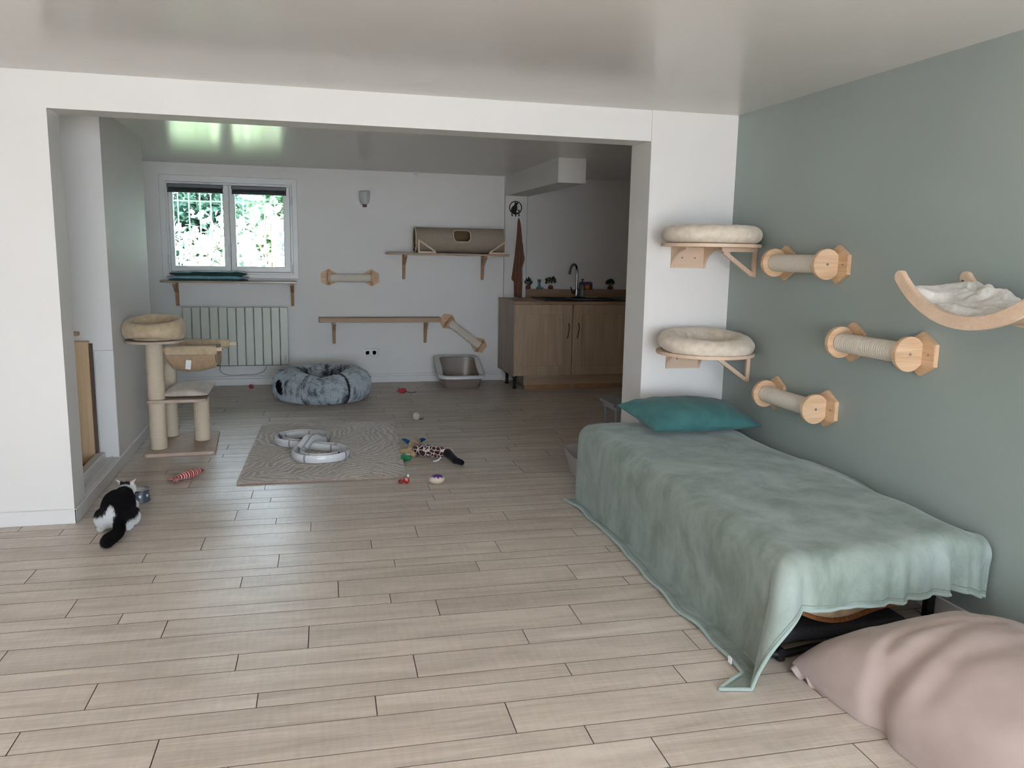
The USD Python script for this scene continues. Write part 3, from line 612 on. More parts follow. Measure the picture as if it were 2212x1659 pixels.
# ------------------------------------------------------------------ felt tunnel in its two strip-wood cradles
FELT = speckle('taupe_felt', (0.33, 0.275, 0.215), (0.40, 0.335, 0.27), 90, 0.95, 0.1, 0.25, dist=.002)
FELTIN = speckle('tan_felt_lining', (0.22, 0.15, 0.08), (0.28, 0.19, 0.105), 90, 0.95, 0.1)
PIPING = plain('cream_binding', (0.62, 0.53, 0.42), 0.8)
t = thing('cat_tunnel', 'taupe felt tunnel with a rounded opening on the upper wall shelf', 'cat tunnel', (1.59, 8.505, 1.37))
cy_, cz_, Rt = 8.522, 1.5035, 0.128
x0, x1 = 1.120, 2.055
outer = m3.Manifold.cylinder(x1 - x0, Rt, Rt, 64) - m3.Manifold.cylinder(x1 - x0 + .2, Rt - .006, Rt - .006, 64).translate((0, 0, -.1))
hole = as_mesh(prism(Polygon([(a, b) for a, b in sbox(-.045, -.02, .045, .02).buffer(.045, 12).exterior.coords]), 0.4))
A = np.array([0, -math.cos(0.42), math.sin(0.42)])
hx = 1.598
hm = orient(hole, np.array([hx, cy_, cz_]), (1, 0, 0), np.cross(A, (1, 0, 0)), A)
def tm(q):
    q = as_mesh(q)
    return m3.Manifold(m3.Mesh(np.asarray(q.vertices, np.float32), np.asarray(q.faces, np.uint32)))
ow = orient(outer, (x0, cy_, cz_), (0, 1, 0), (0, 0, 1), (1, 0, 0))
body = tm(ow) - tm(hm)
part('felt_tube', body, FELT, t, smooth=40)
inn = m3.Manifold.cylinder(x1 - x0 - .01, Rt - .0064, Rt - .0064, 64) - m3.Manifold.cylinder(x1 - x0 + .2, Rt - .009, Rt - .009, 64).translate((0, 0, -.1))
part('lining', tm(orient(inn, (x0 + .005, cy_, cz_), (0, 1, 0), (0, 0, 1), (1, 0, 0))) - tm(hm), FELTIN, t, smooth=40)
rim = []
Bv = np.cross(A, (1, 0, 0))
for px, py in list(sbox(-.045, -.02, .045, .02).buffer(.0445, 10).exterior.coords)[:-1]:
    p = np.array([hx, cy_, cz_]) + np.array([1, 0, 0]) * px + Bv * py
    d2 = math.sqrt(max(Rt ** 2 - py ** 2, 0)); rim.append(p + A * (d2 - .002))
part('opening_binding', tube(np.array(rim), .0055, 8, closed=True), PIPING, t, smooth=True)
for x in (x0, x1): part('end_binding', tube([(x, cy_ + (Rt - .003) * math.cos(a), cz_ + (Rt - .003) * math.sin(a)) for a in np.linspace(0, 2 * np.pi, 48, endpoint=False)], .006, 8, closed=True), PIPING, t, smooth=True)
part('cord_toggle', [tube(smooth_path([(x0 - .004, 8.40, 1.45), (x0 - .016, 8.385, 1.43), (x0 - .022, 8.38, 1.405)], 10), .003, 6), cyl((x0 - .028, 8.378, 1.408), (x0 - .018, 8.382, 1.39), .006, 10)], BLACK, t)
for x, sg, lab in ((1.137, 1, 'strip-wood triangle at the left end of the felt tunnel'), (2.062, -1, 'strip-wood triangle at the right end of the felt tunnel, against the column')):
    k = thing('tunnel_cradle', lab, 'shelf bracket', (x, 8.374, 1.3695), group='triangles holding the tunnel')
    ms = tri_bracket((x, 8.3755, 1.3695), (sg, 0, 0), (0, 0, 1), 0.185, 0.135, 0.018, 0.018)
    for nm, m in zip(('upright_strip', 'foot_strip', 'brace'), ms): part(nm, m, PINE_Z if nm == 'upright_strip' else PINE, k)

# ------------------------------------------------------------------ folded blanket on the window shelf
TEAL_D = plush('dark_teal_fleece', (0.012, 0.045, 0.042), (0.024, 0.075, 0.07), 60, 0.3, 0.2)
TEAL_L = plush('blue_teal_fleece', (0.16, 0.29, 0.36), (0.24, 0.38, 0.45), 50, 0.3, 0.2)
def folded(x0, x1, y0, y1, z0, h, seed, n=60, bulge=.006):
    xs = np.linspace(x0, x1, n); rings = []
    for i, x in enumerate(xs):
        k = 24; a = np.arange(k) * 2 * np.pi / k
        e = min(1.0, 0.25 + 6 * min(i, n - 1 - i) / n)
        ca, sa = np.cos(a), np.sin(a)
        yy = (y0 + y1) / 2 + (y1 - y0) / 2 * np.sign(ca) * np.abs(ca) ** .35 * (0.92 + .08 * e); zz = z0 + h / 2 + h / 2 * np.sign(sa) * np.abs(sa) ** .5 * e
        w = fbm(np.stack([np.full(k, x * 7), yy * 6, zz * 0], -1), 3, seed) * bulge * 2
        zz = np.where(sa > 0, zz + w + .3 * bulge, np.maximum(zz, z0 + .0003))
        rings.append(np.stack([np.full(k, x) + .004 * np.sin(a * 3 + seed), yy + w, zz], 1))
    return loft(rings)
t = thing('folded_blanket', 'dark teal fleece blanket folded with a pale blue layer on the window shelf', 'blanket', (-1.0, 8.53, 1.064))
part('lower_fold', folded(-1.255, -0.535, 8.418, 8.60, 1.0645, 0.020, 1), TEAL_D, t, smooth=True)
part('pale_layer', folded(-1.262, -0.525, 8.408, 8.60, 1.0835, 0.026, 2, bulge=.010), TEAL_L, t, smooth=True, label='pale blue underside showing as a middle layer')
part('upper_fold', folded(-1.245, -0.545, 8.425, 8.61, 1.1065, 0.046, 3, bulge=.014), TEAL_D, t, smooth=True)
part('care_label', orient(prism(sbox(0, 0, .042, .020), .001), (-0.640, 8.4255, 1.0445), (1, 0, 0), (0, -.25, -.97), (0, -.97, .25)), LABEL, t, label='small white care label')

# ------------------------------------------------------------------ radiator, its cable, socket, wall lamp, ceiling cap
RADI = plain('cream_enamel', (0.60, 0.625, 0.55), 0.35)
t = thing('radiator', 'cream electric radiator of twelve flat panels under the window', 'radiator', (-0.66, 8.6, 0.22))
W0, W1 = -1.163, -0.160; n = 12; st = (W1 - W0) / n
for k in range(n): part('panel', bx(W0 + k * st + .0022, W0 + (k + 1) * st - .0022, 8.54, 8.585, 0.215, 0.803, .006), RADI, t)
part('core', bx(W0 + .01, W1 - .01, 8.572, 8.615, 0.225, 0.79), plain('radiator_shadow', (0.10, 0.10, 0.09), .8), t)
for x in (-1.0, -0.37): part('wall_bar', bx(x, x + .04, 8.6152, YB - .0005, .3, .7), METAL, t)
part('underside_grille', bx(W0 + .02, W1 - .02, 8.555, 8.605, 0.209, 0.2145), plain('radiator_slot', (.2, .2, .19), .6), t)
part('thermostat', bx(-0.205, -0.185, 8.5345, 8.5405, 0.26, 0.31, .002), plain('pale_grey_plastic', (.5, .52, .5), .5), t)
solo('radiator_cable', tube(smooth_path([(-0.83, 8.60, 0.213), (-0.835, 8.615, 0.15), (-0.79, 8.612, 0.118), (-0.62, 8.612, 0.108), (-0.47, 8.612, 0.118), (-0.40, 8.615, 0.16), (-0.385, 8.60, 0.213)], 50), .0042, 8), plain('grey_cable', (.42, .44, .46), .5), 'grey cable hanging in a loop below the radiator', 'cable', smooth=True)
t = thing('wall_socket', 'white double wall socket under the long lower shelf', 'socket', (0.674, YB, 0.322))
part('cover_plate', rbox(0.602, 0.746, YB - .011, YB - .0003, 0.286, 0.359, .005), WHITEPL, t, smooth=40)
for x in (0.638, 0.710):
    o = part('outlet', orient(lathe([(.0245, 0), (.0245, .002), (.021, .002), (.019, -.0025), (.001, -.0025)], k=28), (x, YB - .011, 0.318), (1, 0, 0), (0, 0, 1), (0, -1, 0)), plain('socket_grey', (.78, .80, .83), .35), t, smooth=40)
    part('pin_hole', [cyl((x + dx, YB - .0087, 0.318), (x + dx, YB - .0080, 0.318), .0028, 8) for dx in (-.0095, .0095)], HAIRLINE, o)
part('top_lip', bx(0.612, 0.736, YB - .016, YB - .010, 0.345, 0.355, .002), plain('bright_plastic', (.9, .91, .93), .2), t)
FROST = plain('frosted_glass', (0.70, 0.71, 0.71), 0.35, transmission_weight=0.25)
t = thing('wall_lamp', 'white frosted glass wall lamp high between window and felt tunnel', 'wall lamp', (0.622, YB, 1.9))
part('shade', lathe([(.022, 1.848), (.036, 1.856), (.047, 1.88), (.0525, 1.92), (.0535, 1.975), (.0495, 1.977), (.049, 1.93), (.043, 1.882), (.03, 1.862), (.001, 1.858)], (0.622, YB - .062, 0), 36), FROST, t, smooth=True)
part('socket_cap', lathe([(.001, 1.818), (.018, 1.819), (.021, 1.824), (.021, 1.846), (.017, 1.850), (.001, 1.851)], (0.622, YB - .062, 0), 24), plain('brown_plastic', (0.16, 0.055, 0.035), .4), t, smooth=40)
part('wall_arm', U(bx(.612, .632, YB - .05, YB - .0004, 1.828, 1.842, .003), cyl((.622, YB - .012, 1.835), (.622, YB - .0004, 1.835), .028, 20)), WHITEPL, t)
solo('ceiling_cap', lathe([(.001, ZC - .034), (.014, ZC - .033), (.021, ZC - .024), (.022, ZC - .004), (.027, ZC - .0003), (.001, ZC - .0003)], (1.150, 8.60, 0), 24), WHITEPL, 'small white cap on the ceiling at the back wall', 'ceiling fitting', smooth=40)
# ------------------------------------------------------------------ wooden board, ledge and shadow-gap strip in the left opening
RAWWOOD = wood('knotty_board', (0.58, 0.38, 0.21), (0.76, 0.56, 0.35), 2, 0.7)
b = thing('wooden_board', 'upright raw wooden board standing in the left wall opening', 'board', (-1.33, 5.40, 0.055))
part('board', bx(-1.385, -1.274, 5.372, 5.4175, 0.0555, 0.815, .003), RAWWOOD, b)
part('dark_edge_strip', bx(-1.2735, -1.258, 5.39, 5.4175, 0.0555, 0.80, .001), plain('gap_shade_brown', (.10, .06, .05), .7), b, label='dark brown strip standing in for the shadow gap beside the board')  # shade of the gap beside the board, built as a dark strip
solo('wooden_ledge', U(bx(-1.46, -1.327, 5.375, 5.4295, 0.850, 0.872, .003), bx(-1.46, -1.43, 5.375, 5.4295, 0.78, 0.851, .002)), SHELFWOOD, 'small wooden ledge just above the upright board in the left opening', 'ledge')

# ------------------------------------------------------------------ cat tree
t = thing('cat_tree', 'beige cat tree with sisal posts by the left wall', 'cat tree', (-0.86, 6.06, 0))
base = Polygon([(-1.062, 5.695), (-0.607, 5.722), (-0.640, 6.390), (-1.095, 6.363)]).buffer(-.03).buffer(.03, 8)
part('base_board', prism(base, 0.022, .003), BOARD, t)
part('screw', lathe([(.008, .0221), (.008, .024), (.001, .025)], (-0.665, 5.83, 0), 12), SCREWM, t)
def post(x, y, z0, z1, R=.0555): 
    n = int((z1 - z0) / .006); z = np.linspace(z0, z1, n)
    return tube(np.stack([np.full(n, x), np.full(n, y), z], 1), R + .0011 * np.sin(np.arange(n) * 1.9), 28)
part('sisal_post', post(-0.985, 5.862, .0223, 0.345), SISAL_Z, t, smooth=True)
part('sisal_post', post(-0.965, 6.260, .0223, 0.345), SISAL_Z, t, smooth=True)
part('sisal_post', post(-0.728, 6.085, .0223, 0.345), SISAL_Z, t, smooth=True)
plat = Polygon([(-1.045, 5.80), (-0.665, 5.815), (-0.668, 6.31), (-1.035, 6.32)]).buffer(-.03).buffer(.03, 8)
pm = prism(plat, 0.02, .003); pm.apply_translation((0, 0, .3453)); part('platform', pm, BOARD, t)
part('sisal_post', post(-0.985, 5.862, .3656, 0.772), SISAL_Z, t, smooth=True)
part('sisal_post', post(-0.965, 6.260, .3656, 0.640), SISAL_Z, t, smooth=True)
dk = prism(Point(-0.957, 5.725).buffer(.180, 48), .016, .002); dk.apply_translation((0, 0, .7723)); part('top_disc', dk, BOARD, t)
# hammock slung between two rods
for (ya, yb_, x1) in ((5.905, 5.86, -0.553), (6.235, 6.19, -0.482)):
    rod = part('hammock_rod', bx(-0.93 if ya < 6 else -0.91, x1, min(ya, yb_) - .006 if ya < 6 else yb_, yb_ + .022, 0.690 if ya < 6 else .690, 0.712, .002), PINE, t)
    part('end_screw', cyl((x1, yb_ + .011, .701), (x1 + .006, yb_ + .011, .701), .006, 10), SCREWM, rod)
HAMM = plush('hammock_fleece', (0.46, 0.36, 0.235), (0.58, 0.47, 0.33), 30)
nu, nv = 50, 40
u = np.linspace(0, 1, nu); v = np.linspace(-1, 1, nv); UU, VV = np.meshgrid(u, v, indexing='ij')
sag = 0.172 * (1 - VV ** 4) * (0.80 + 0.20 * np.sin(UU * np.pi)) * ss(-.12, .15, UU) ** .5
xx = -0.918 + UU * 0.325 + 0.010 * VV
X = np.where(np.abs(VV) > .98, xx, xx); Y = 6.035 + VV * 0.172; Zh = 0.716 - sag + .006 * fbm(np.stack([UU * 6, VV * 5, UU * 0], -1), 2, 4)
Pt = np.stack([X, Y, Zh], -1); Pb = Pt.copy(); Pb[..., 2] -= 0.012; Pb[..., 1] += np.sign(VV) * .008 * np.abs(VV)
m = trimesh.util.concatenate([grid_mesh(Pt), grid_mesh(Pb[:, ::-1])]); m.merge_vertices(digits_vertex=6)
part('hammock_sling', m, TAN, t, smooth=True)
for yy, x0, x1 in ((5.868, -0.925, -0.585), (6.205, -0.865, -0.530)):
    part('fleece_sleeve', rbox(x0, x1, yy - .024, yy + .024, .660 if yy < 6 else .672, .727 if yy < 6 else .737, .018), HAMM, t, smooth=40)
part('fleece_lining', orient(prism(Polygon([(-.17, .0), (-.15, -.05), (-.09, -.118), (0, -.138), (.09, -.118), (.15, -.05), (.17, 0)]), .006), (-0.597, 6.035, .705), (0, 1, 0), (0, 0, 1), (1, 0, 0)), TAN, t)
part('care_label', orient(prism(sbox(0, 0, .034, .062), .0012), (-0.792, 5.842, .572), (1, 0, -.12), (.10, .10, 1.0), (0, -1, .1)), LABEL, t, label='white care label')
c = thing('tree_cushion', 'grey-beige flat cushion on the middle platform of the cat tree', 'cushion', (-0.8, 6.03, .366))
part('cushion', pillow([(-0.945, 5.845, .391), (-0.655, 5.855, .391), (-0.645, 6.26, .399), (-0.915, 6.265, .399)], .046, 34, .03, 21, .028, (0, 0, 1), .5, .3), GREYPLUSH, c, smooth=True)
c = thing('round_bed', 'cream round plush bed on top of the cat tree', 'cat bed', (-0.957, 5.725, .789))
nu, nv = 100, 30
TH, PH = np.meshgrid(np.arange(nu) * 2 * np.pi / nu, np.arange(nv) * 2 * np.pi / nv, indexing='ij')
wob = 1 + 0.16 * fbm(np.stack([np.cos(TH) * 3.5, np.sin(TH) * 3.5, PH * .4], -1), 3, 31)
rx = 0.160 + 0.034 * np.cos(PH) * wob; zz = .0 + .067 + 0.067 * np.sin(PH) * (wob + .32 * np.sin(TH + .3))
P = np.stack([-0.955 + rx * np.cos(TH), 5.722 + rx * np.sin(TH) * 1.02, .7888 + np.maximum(zz, .001)], -1)
m = grid_mesh(P, True, True); m.invert() if m.volume < 0 else None
part('bolster', m, CREAM2, c, smooth=True)
part('base_cushion', lathe([(0.0, .002), (.125, .002), (.135, .010), (.12, .022), (.001, .030)], (-0.955, 5.722, .7888), 40), CREAM2, c, smooth=True)

# ------------------------------------------------------------------ kitchen unit
t = thing('sink_cabinet', 'oak two-door sink cabinet on black feet beside the boxed column', 'cabinet', (2.6, 8.25, 0))
part('side_panel', bx(2.045, 2.063, 7.925, 8.598, 0.142, 0.879, .001), OAK_GREY, t)
part('carcass', bx(2.0632, 3.74, 7.925, 8.59, 0.150, 0.878), OAK_GREY, t)
for k, (x0, x1) in enumerate(((2.048, 2.6555), (2.6625, 3.270))):
    fr = U(bx(x0, x0 + .098, 7.902, 7.9245, .152, .876, .003), bx(x1 - .098, x1, 7.902, 7.9245, .152, .876, .003), bx(x0, x1, 7.902, 7.9245, .776, .876, .003), bx(x0, x1, 7.902, 7.9245, .152, .252, .003))
    d = part('door', fr, OAK, t)
    part('door_panel', bx(x0 + .095, x1 - .095, 7.9125, 7.922, .248, .780), OAK, d)
    hx_ = x1 - .045 if k == 0 else x0 + .055
    part('handle', tube(smooth_path([(hx_ + .006, 7.902, .685), (hx_ + .004, 7.886, .672), (hx_ + .006, 7.878, .64), (hx_ - .002, 7.876, .60), (hx_ - .004, 7.882, .56), (hx_ - .004, 7.902, .536)], 24), [.0055] * 24, 8), plain('bronze_handle', (.09, .05, .03), .45, metal=.6), d, smooth=True)
part('door', bx(3.274, 3.738, 7.902, 7.9245, .152, .876, .003), OAK, t)
part('plinth_board', bx(2.172, 3.74, 7.985, 8.003, 0.043, 0.1495, .001), OAK_X, t)
part('plinth_return', bx(2.172, 2.19, 8.0035, 8.40, 0.043, 0.1495, .001), OAK_GREY, t)
part('base_batten', bx(2.18, 3.74, 7.983, 8.01, 0.0005, 0.0425, .001), BROWNW, t)
for (x, y) in ((2.093, 8.045), (2.099, 8.395)):
    part('foot', lathe([(.001, .0004), (.024, .0004), (.024, .006), (.017, .014), (.017, .11), (.030, .122), (.030, .1415), (.001, .1415)], (x, y, 0), 18), BLACK, t, smooth=30)
WT = wood('worktop_oak', (0.27, 0.17, 0.105), (0.41, 0.275, 0.18), 0, 0.9, rough=.35)
solo('worktop', bx(2.040, 3.748, 7.890, 8.5985, 0.8795, 0.909, .002), WT, 'brown oak worktop on the sink cabinet', 'worktop')
solo('backsplash_board', bx(2.343, 3.748, 8.568, YB - .0005, 0.9095, 1.000, .002), WT, 'low oak upstand behind the sink carrying the small plants', 'upstand')
GRANITE = speckle('black_granite', (0.008, 0.008, 0.009), (0.02, 0.02, 0.021), 200, 0.35)
t = thing('kitchen_sink', 'black inset sink with drainer in the oak worktop', 'sink', (2.9, 8.25, .909))
sk = tm(bx(2.385, 3.62, 7.975, 8.53, 0.9093, 0.9215, .003)) - tm(bx(2.80, 3.20, 8.03, 8.46, 0.900, 0.95)) - tm(bx(2.43, 2.76, 8.03, 8.46, 0.917, 0.95))
part('sink_rim', sk, GRANITE, t)
part('basin', tm(bx(2.795, 3.205, 8.025, 8.465, 0.9092, 0.9165)) - tm(bx(2.80, 3.20, 8.03, 8.46, 0.9105, 0.95)), GRANITE, t)
for k in range(6): part('drainer_rib', bx(2.44, 2.75, 8.07 + k * .062, 8.085 + k * .062, 0.9172, 0.9205, .001), GRANITE, t)
CHROME = plain('dark_chrome', (0.30, 0.32, 0.34), 0.12, metal=1.0)
t = thing('kitchen_tap', 'dark chrome gooseneck tap at the back of the sink', 'tap', (2.893, 8.50, .9215))
part('tap_base', lathe([(.001, .9217), (.027, .9217), (.027, .928), (.022, .934), (.022, 1.005), (.014, 1.012), (.001, 1.012)], (2.893, 8.50, 0), 24), CHROME, t, smooth=30)
part('gooseneck', tube(smooth_path([(2.893, 8.50, 1.0), (2.893, 8.50, 1.10), (2.893, 8.50, 1.205), (2.884, 8.494, 1.245), (2.862, 8.478, 1.270), (2.830, 8.456, 1.270), (2.804, 8.438, 1.243), (2.789, 8.428, 1.195)], 50), .0125, 16), CHROME, t, smooth=True)
part('spout_tip', cyl((2.7895, 8.428, 1.198), (2.783, 8.424, 1.168), .0145, 16), CHROME, t, smooth=40)
part('lever', U(cyl((2.872, 8.50, .975), (2.838, 8.488, .975), .016, 16), cyl((2.845, 8.49, .975), (2.815, 8.47, 1.03), .006, 10)), CHROME, t, smooth=40)
# small things on the upstand and sink
POTM = speckle('woven_pot', (0.13, 0.06, 0.03), (0.22, 0.11, 0.055), 60, .8, bump=.3)
PLANTG = speckle('dark_leaf', (0.010, 0.035, 0.012), (0.028, 0.075, 0.025), 8, .5)
def little_plant(x, label, seed, spread, hgt, forked=False):
    rng = np.random.default_rng(seed)
    t = thing('potted_plant', label, 'potted plant', (x, 8.605, 1.0), group='small plants on the upstand')
    part('pot', lathe([(.001, 1.0003), (.024, 1.0003), (.029, 1.012), (.028, 1.026), (.0225, 1.036), (.024, 1.040), (.019, 1.038), (.001, 1.036)], (x, 8.605, 0), 20), POTM, t, smooth=40)
    n = 70
    P = np.zeros((n, 3)); D = np.zeros((n, 3))
    for i in range(n):
        if forked: s = -1 if i % 2 else 1; c = np.array([x + s * spread * .62, 8.605, 1.045 + hgt * .62])
        else: c = np.array([x, 8.605, 1.045 + hgt * .5])
        d = rng.normal(size=3); d /= np.linalg.norm(d)
        P[i] = c + d * np.array([spread * (.42 if forked else .85), .025, hgt * .36]) * rng.random() ** .4; D[i] = d + np.array([0, 0, .6])
    D /= np.linalg.norm(D, axis=1, keepdims=True)
    N = rng.normal(size=(n, 3)); N -= D * (N * D).sum(1, keepdims=True); N /= np.linalg.norm(N, axis=1, keepdims=True)
    part('foliage', leaf_mesh(P, D, N, np.full(n, .026), np.full(n, .017)), PLANTG, t, kind='stuff')
    for s in (-1, 1) if forked else (-.4, 0, .4):
        part('stem', tube([(x + .004 * s, 8.605, 1.034), (x + s * spread * .35, 8.605, 1.05 + hgt * .25), (x + s * spread * .6, 8.605, 1.05 + hgt * .55)], .0022, 6), PLANTG, t, smooth=True)
little_plant(2.372, 'small bushy green plant in a brown pot beside the column', 1, .045, .075)
little_plant(2.628, 'small forked green plant in a brown pot between cat figurine and tap', 2, .050, .078, True)
little_plant(3.324, 'small green plant in a brown pot at the far right of the upstand', 3, .045, .065)
TEALC = plain('teal_ceramic', (0.10, 0.22, 0.25), .35)
t = thing('cat_figurine', 'small teal cat figurine between two little plants on the upstand', 'figurine', (2.495, 8.60, 1.0))
fig = blob([[((2.495, 8.60, 1.022), .020), ((2.495, 8.60, 1.045), .013), ((2.495, 8.60, 1.062), .010)], [((2.474, 8.60, 1.012), .011), ((2.516, 8.60, 1.012), .011)], [((2.495, 8.598, 1.080), .0165), ((2.495, 8.598, 1.084), .0165)], [((2.482, 8.60, 1.090), .007), ((2.478, 8.60, 1.108), .002)], [((2.508, 8.60, 1.090), .007), ((2.512, 8.60, 1.108), .002)]], .004, 4)
fig.vertices[:, 2] = np.maximum(fig.vertices[:, 2], 1.0004); part('body', fig, TEALC, t, smooth=True)
part('tail', tube(smooth_path([(2.512, 8.605, 1.012), (2.536, 8.605, 1.008), (2.541, 8.603, 1.022)], 12), .005, 8), TEALC, t, smooth=True)
t = thing('soap_dispenser', 'clear soap bottle with a dark pump beside the tap', 'bottle', (2.957, 8.50, .9215))
part('bottle', lathe([(.001, .9217), (.026, .9217), (.028, .926), (.028, 1.02), (.020, 1.045), (.011, 1.055), (.011, 1.062), (.001, 1.062)], (2.957, 8.50, 0), 24), plain('clear_plastic', (.5, .53, .55), .12, transmission_weight=.8), t, smooth=30)
part('pump', U(lathe([(.001, 1.0622), (.0145, 1.0622), (.0145, 1.085), (.006, 1.088), (.006, 1.105), (.013, 1.107), (.013, 1.119), (.001, 1.120)], (2.957, 8.50, 0), 20), bx(2.945, 2.957, 8.44, 8.50, 1.108, 1.117, .001)), plain('dark_blue_plastic', (.02, .03, .06), .4), t, smooth=30)
t = thing('sponge_pack', 'rounded purple pack with an orange label behind the tap', 'pack', (3.035, 8.61, 1.0))
part('pack', rbox(2.958, 3.110, 8.583, 8.625, 1.0004, 1.084, .0205), plain('purple_film', (.14, .07, .20), .35), t, smooth=40)
part('orange_label', rbox(3.018, 3.072, 8.579, 8.5835, 1.005, 1.050, .002), plain('orange_print', (.55, .20, .02), .5), t)
solo('scouring_pad', rbox(2.975, 3.10, 8.40, 8.455, .9219, .932, .004), plain('yellow_sponge', (.45, .38, .18), .9), 'flat yellowish scouring pad on the back edge of the sink', 'sponge', smooth=40)

# ------------------------------------------------------------------ hook with cat silhouette, hanging towel
t = thing('cat_hook', 'round black metal wall hook with a sitting cat silhouette on the column', 'wall hook', (2.212, 8.60, 1.863))
hk = Point(0, 0).buffer(.071, 40).difference(Point(0, 0).buffer(.0615, 40))
catp = Polygon([(-.050, -.058), (-.050, -.028), (-.044, -.004), (-.030, .014), (-.018, .024), (-.010, .034), (-.012, .050), (-.008, .066), (.002, .052), (.014, .053), (.022, .060), (.026, .046), (.021, .034), (.012, .028), (.018, .010), (.019, -.012), (.010, -.030), (.006, -.066), (-.03, -.064)]).buffer(.001)
tl = Polygon([(.006, -.062), (.030, -.060), (.044, -.046), (.046, -.030), (.036, -.018), (.022, -.022), (.022, -.030), (.032, -.030), (.036, -.040), (.026, -.050), (.008, -.052)])
plate = hk.union(catp.intersection(Point(0, 0).buffer(.067))).union(tl.intersection(Point(0, 0).buffer(.067)))
plate = plate if plate.geom_type == 'Polygon' else max(plate.geoms, key=lambda g_: g_.area)
part('plate', orient(prism(plate, .003), (2.212, 8.5985, 1.863), (1, 0, 0), (0, 0, 1), (0, -1, 0)), BLACK, t)
for dx in (-.040, 0.0, .036):
    part('peg', tube(smooth_path([(2.212 + dx, 8.596, 1.815), (2.212 + dx, 8.594, 1.785), (2.212 + dx, 8.588, 1.774), (2.212 + dx, 8.578, 1.776), (2.212 + dx, 8.574, 1.788)], 16), .0042, 8), BLACK, t, smooth=True)
BROWN = plush('brown_terry', (0.15, 0.072, 0.047), (0.22, 0.112, 0.076), 70, .25, .5)
t = thing('hand_towel', 'brown hand towel hanging from the cat hook on the column', 'towel', (2.245, 8.57, 1.76))
zs = np.linspace(1.752, 0.912, 70); rings = []
for i, z in enumerate(zs):
    s = (1.752 - z) / .84
    L = np.interp(s, [0, .06, .25, .5, .70, .757, .80, .9, 1], [2.240, 2.232, 2.222, 2.203, 2.180, 2.172, 2.200, 2.203, 2.206])
    Rr = np.interp(s, [0, .06, .25, .42, .505, .56, .62, .8, 1], [2.254, 2.266, 2.285, 2.303, 2.318, 2.308, 2.290, 2.299, 2.294])
    k = 40; a = np.arange(k) * 2 * np.pi / k
    dep = .010 + .014 * min(1, s * 5)
    xx = (L + Rr) / 2 + (Rr - L) / 2 * np.cos(a); fold = .007 * np.sin(xx * 190 + s * 5) * min(1, s * 6)
    yy = 8.5985 - dep - .002 + dep * .95 * np.sin(a) + np.where(np.sin(a) < 0, fold, 0)
    rings.append(np.stack([xx, np.minimum(yy, 8.5992), np.full(k, z) + .01 * np.sin(xx * 60) * s], 1))
part('cloth', loft(rings), BROWN, t, smooth=True)
part('hanging_loop', tube(smooth_path([(2.243, 8.584, 1.750), (2.241, 8.578, 1.768), (2.247, 8.576, 1.779), (2.253, 8.579, 1.768), (2.251, 8.584, 1.750)], 20), .0022, 6), LABEL, t, smooth=True)

# ------------------------------------------------------------------ litter trays
def sup(a, hx, hy, e): return np.stack([hx * np.sign(np.cos(a)) * np.abs(np.cos(a)) ** e, hy * np.sign(np.sin(a)) * np.abs(np.sin(a)) ** e], -1)
def tray(cx, cy, hx, hy, bot, rimz, th, ang=0.0, e=.42, k=72):
    """open tub: rings from the outside bottom up to the rim and down inside. rimz(y) in local units"""
    a = np.arange(k) * 2 * np.pi / k; rings = []
    for s, f in ((0.0, 0.0), (0.0, .03), (.05, .10), (.45, .5), (1, 1)):
        p = sup(a, hx * (bot + (1 - bot) * s), hy * (bot + (1 - bot) * s), e); z = rimz(p[:, 1] / hy) * f + .0006
        rings.append(np.c_[p * (0.92 if f == 0 else 1), z])
    outer_ = rings[-1]
    for s, f in ((1, 1), (.45, .5), (.05, .12), (0.0, .04), (0.0, .03)):
        p = sup(a, (hx - th) * (bot + (1 - bot) * s), (hy - th) * (bot + (1 - bot) * s), e); z = rimz(p[:, 1] / hy) * f + .0006 + (.002 if f < .1 else 0)
        rings.append(np.c_[p * (0.9 if f == .03 else 1), z])
    c_, s_ = math.cos(ang), math.sin(ang)
    out = []
    for r in rings: out.append(np.stack([cx + r[:, 0] * c_ - r[:, 1] * s_, cy + r[:, 0] * s_ + r[:, 1] * c_, r[:, 2]], 1))
    return loft(out, True, True), out
TAUPE = plain('taupe_plastic', (0.27, 0.215, 0.18), .28)
RIMW = plain('pale_plastic_rim', (0.74, 0.76, 0.755), .35)
GREYPL = plain('light_grey_plastic', (0.42, 0.42, 0.42), .4)
t = thing('litter_tray', 'taupe litter tray with a raised pale rim against the back wall', 'litter tray', (1.565, 8.33, 0))
tm_, rg = tray(1.565, 8.338, .232, .262, .80, lambda y: .128 + .155 * ss(-.75, .95, y), .006)
part('tub', tm_, TAUPE, t, smooth=40)
ro, ri = rg[4], rg[5]; N_ = len(ro); cen = np.array([1.565, 8.338])
prof = []
for i in range(N_):
    d = ro[i, :2] - cen; d = d / np.linalg.norm(d)
    tz = np.roll(ro, -1, 0)[i] - np.roll(ro, 1, 0)[i]; slope = 0
    q = []
    for (o_, h_) in ((.020, -.024), (.023, -.004), (.014, .006), (-.004, .010), (-.040, .003), (-.045, -.005), (-.040, -.012), (-.006, -.004), (.010, -.014)):
        q.append([ro[i, 0] + d[0] * (o_ - .004), ro[i, 1] + d[1] * (o_ - .004), ro[i, 2] + h_])
    prof.append(q)
prof = np.array(prof); prof[..., 1] = np.minimum(prof[..., 1], YB - .035)
part('rim', grid_mesh(prof, True, True), RIMW, t, smooth=60)
LITTER = speckle('wood_litter', (0.28, 0.15, 0.08), (0.46, 0.28, 0.17), 160, .95, bump=.6)
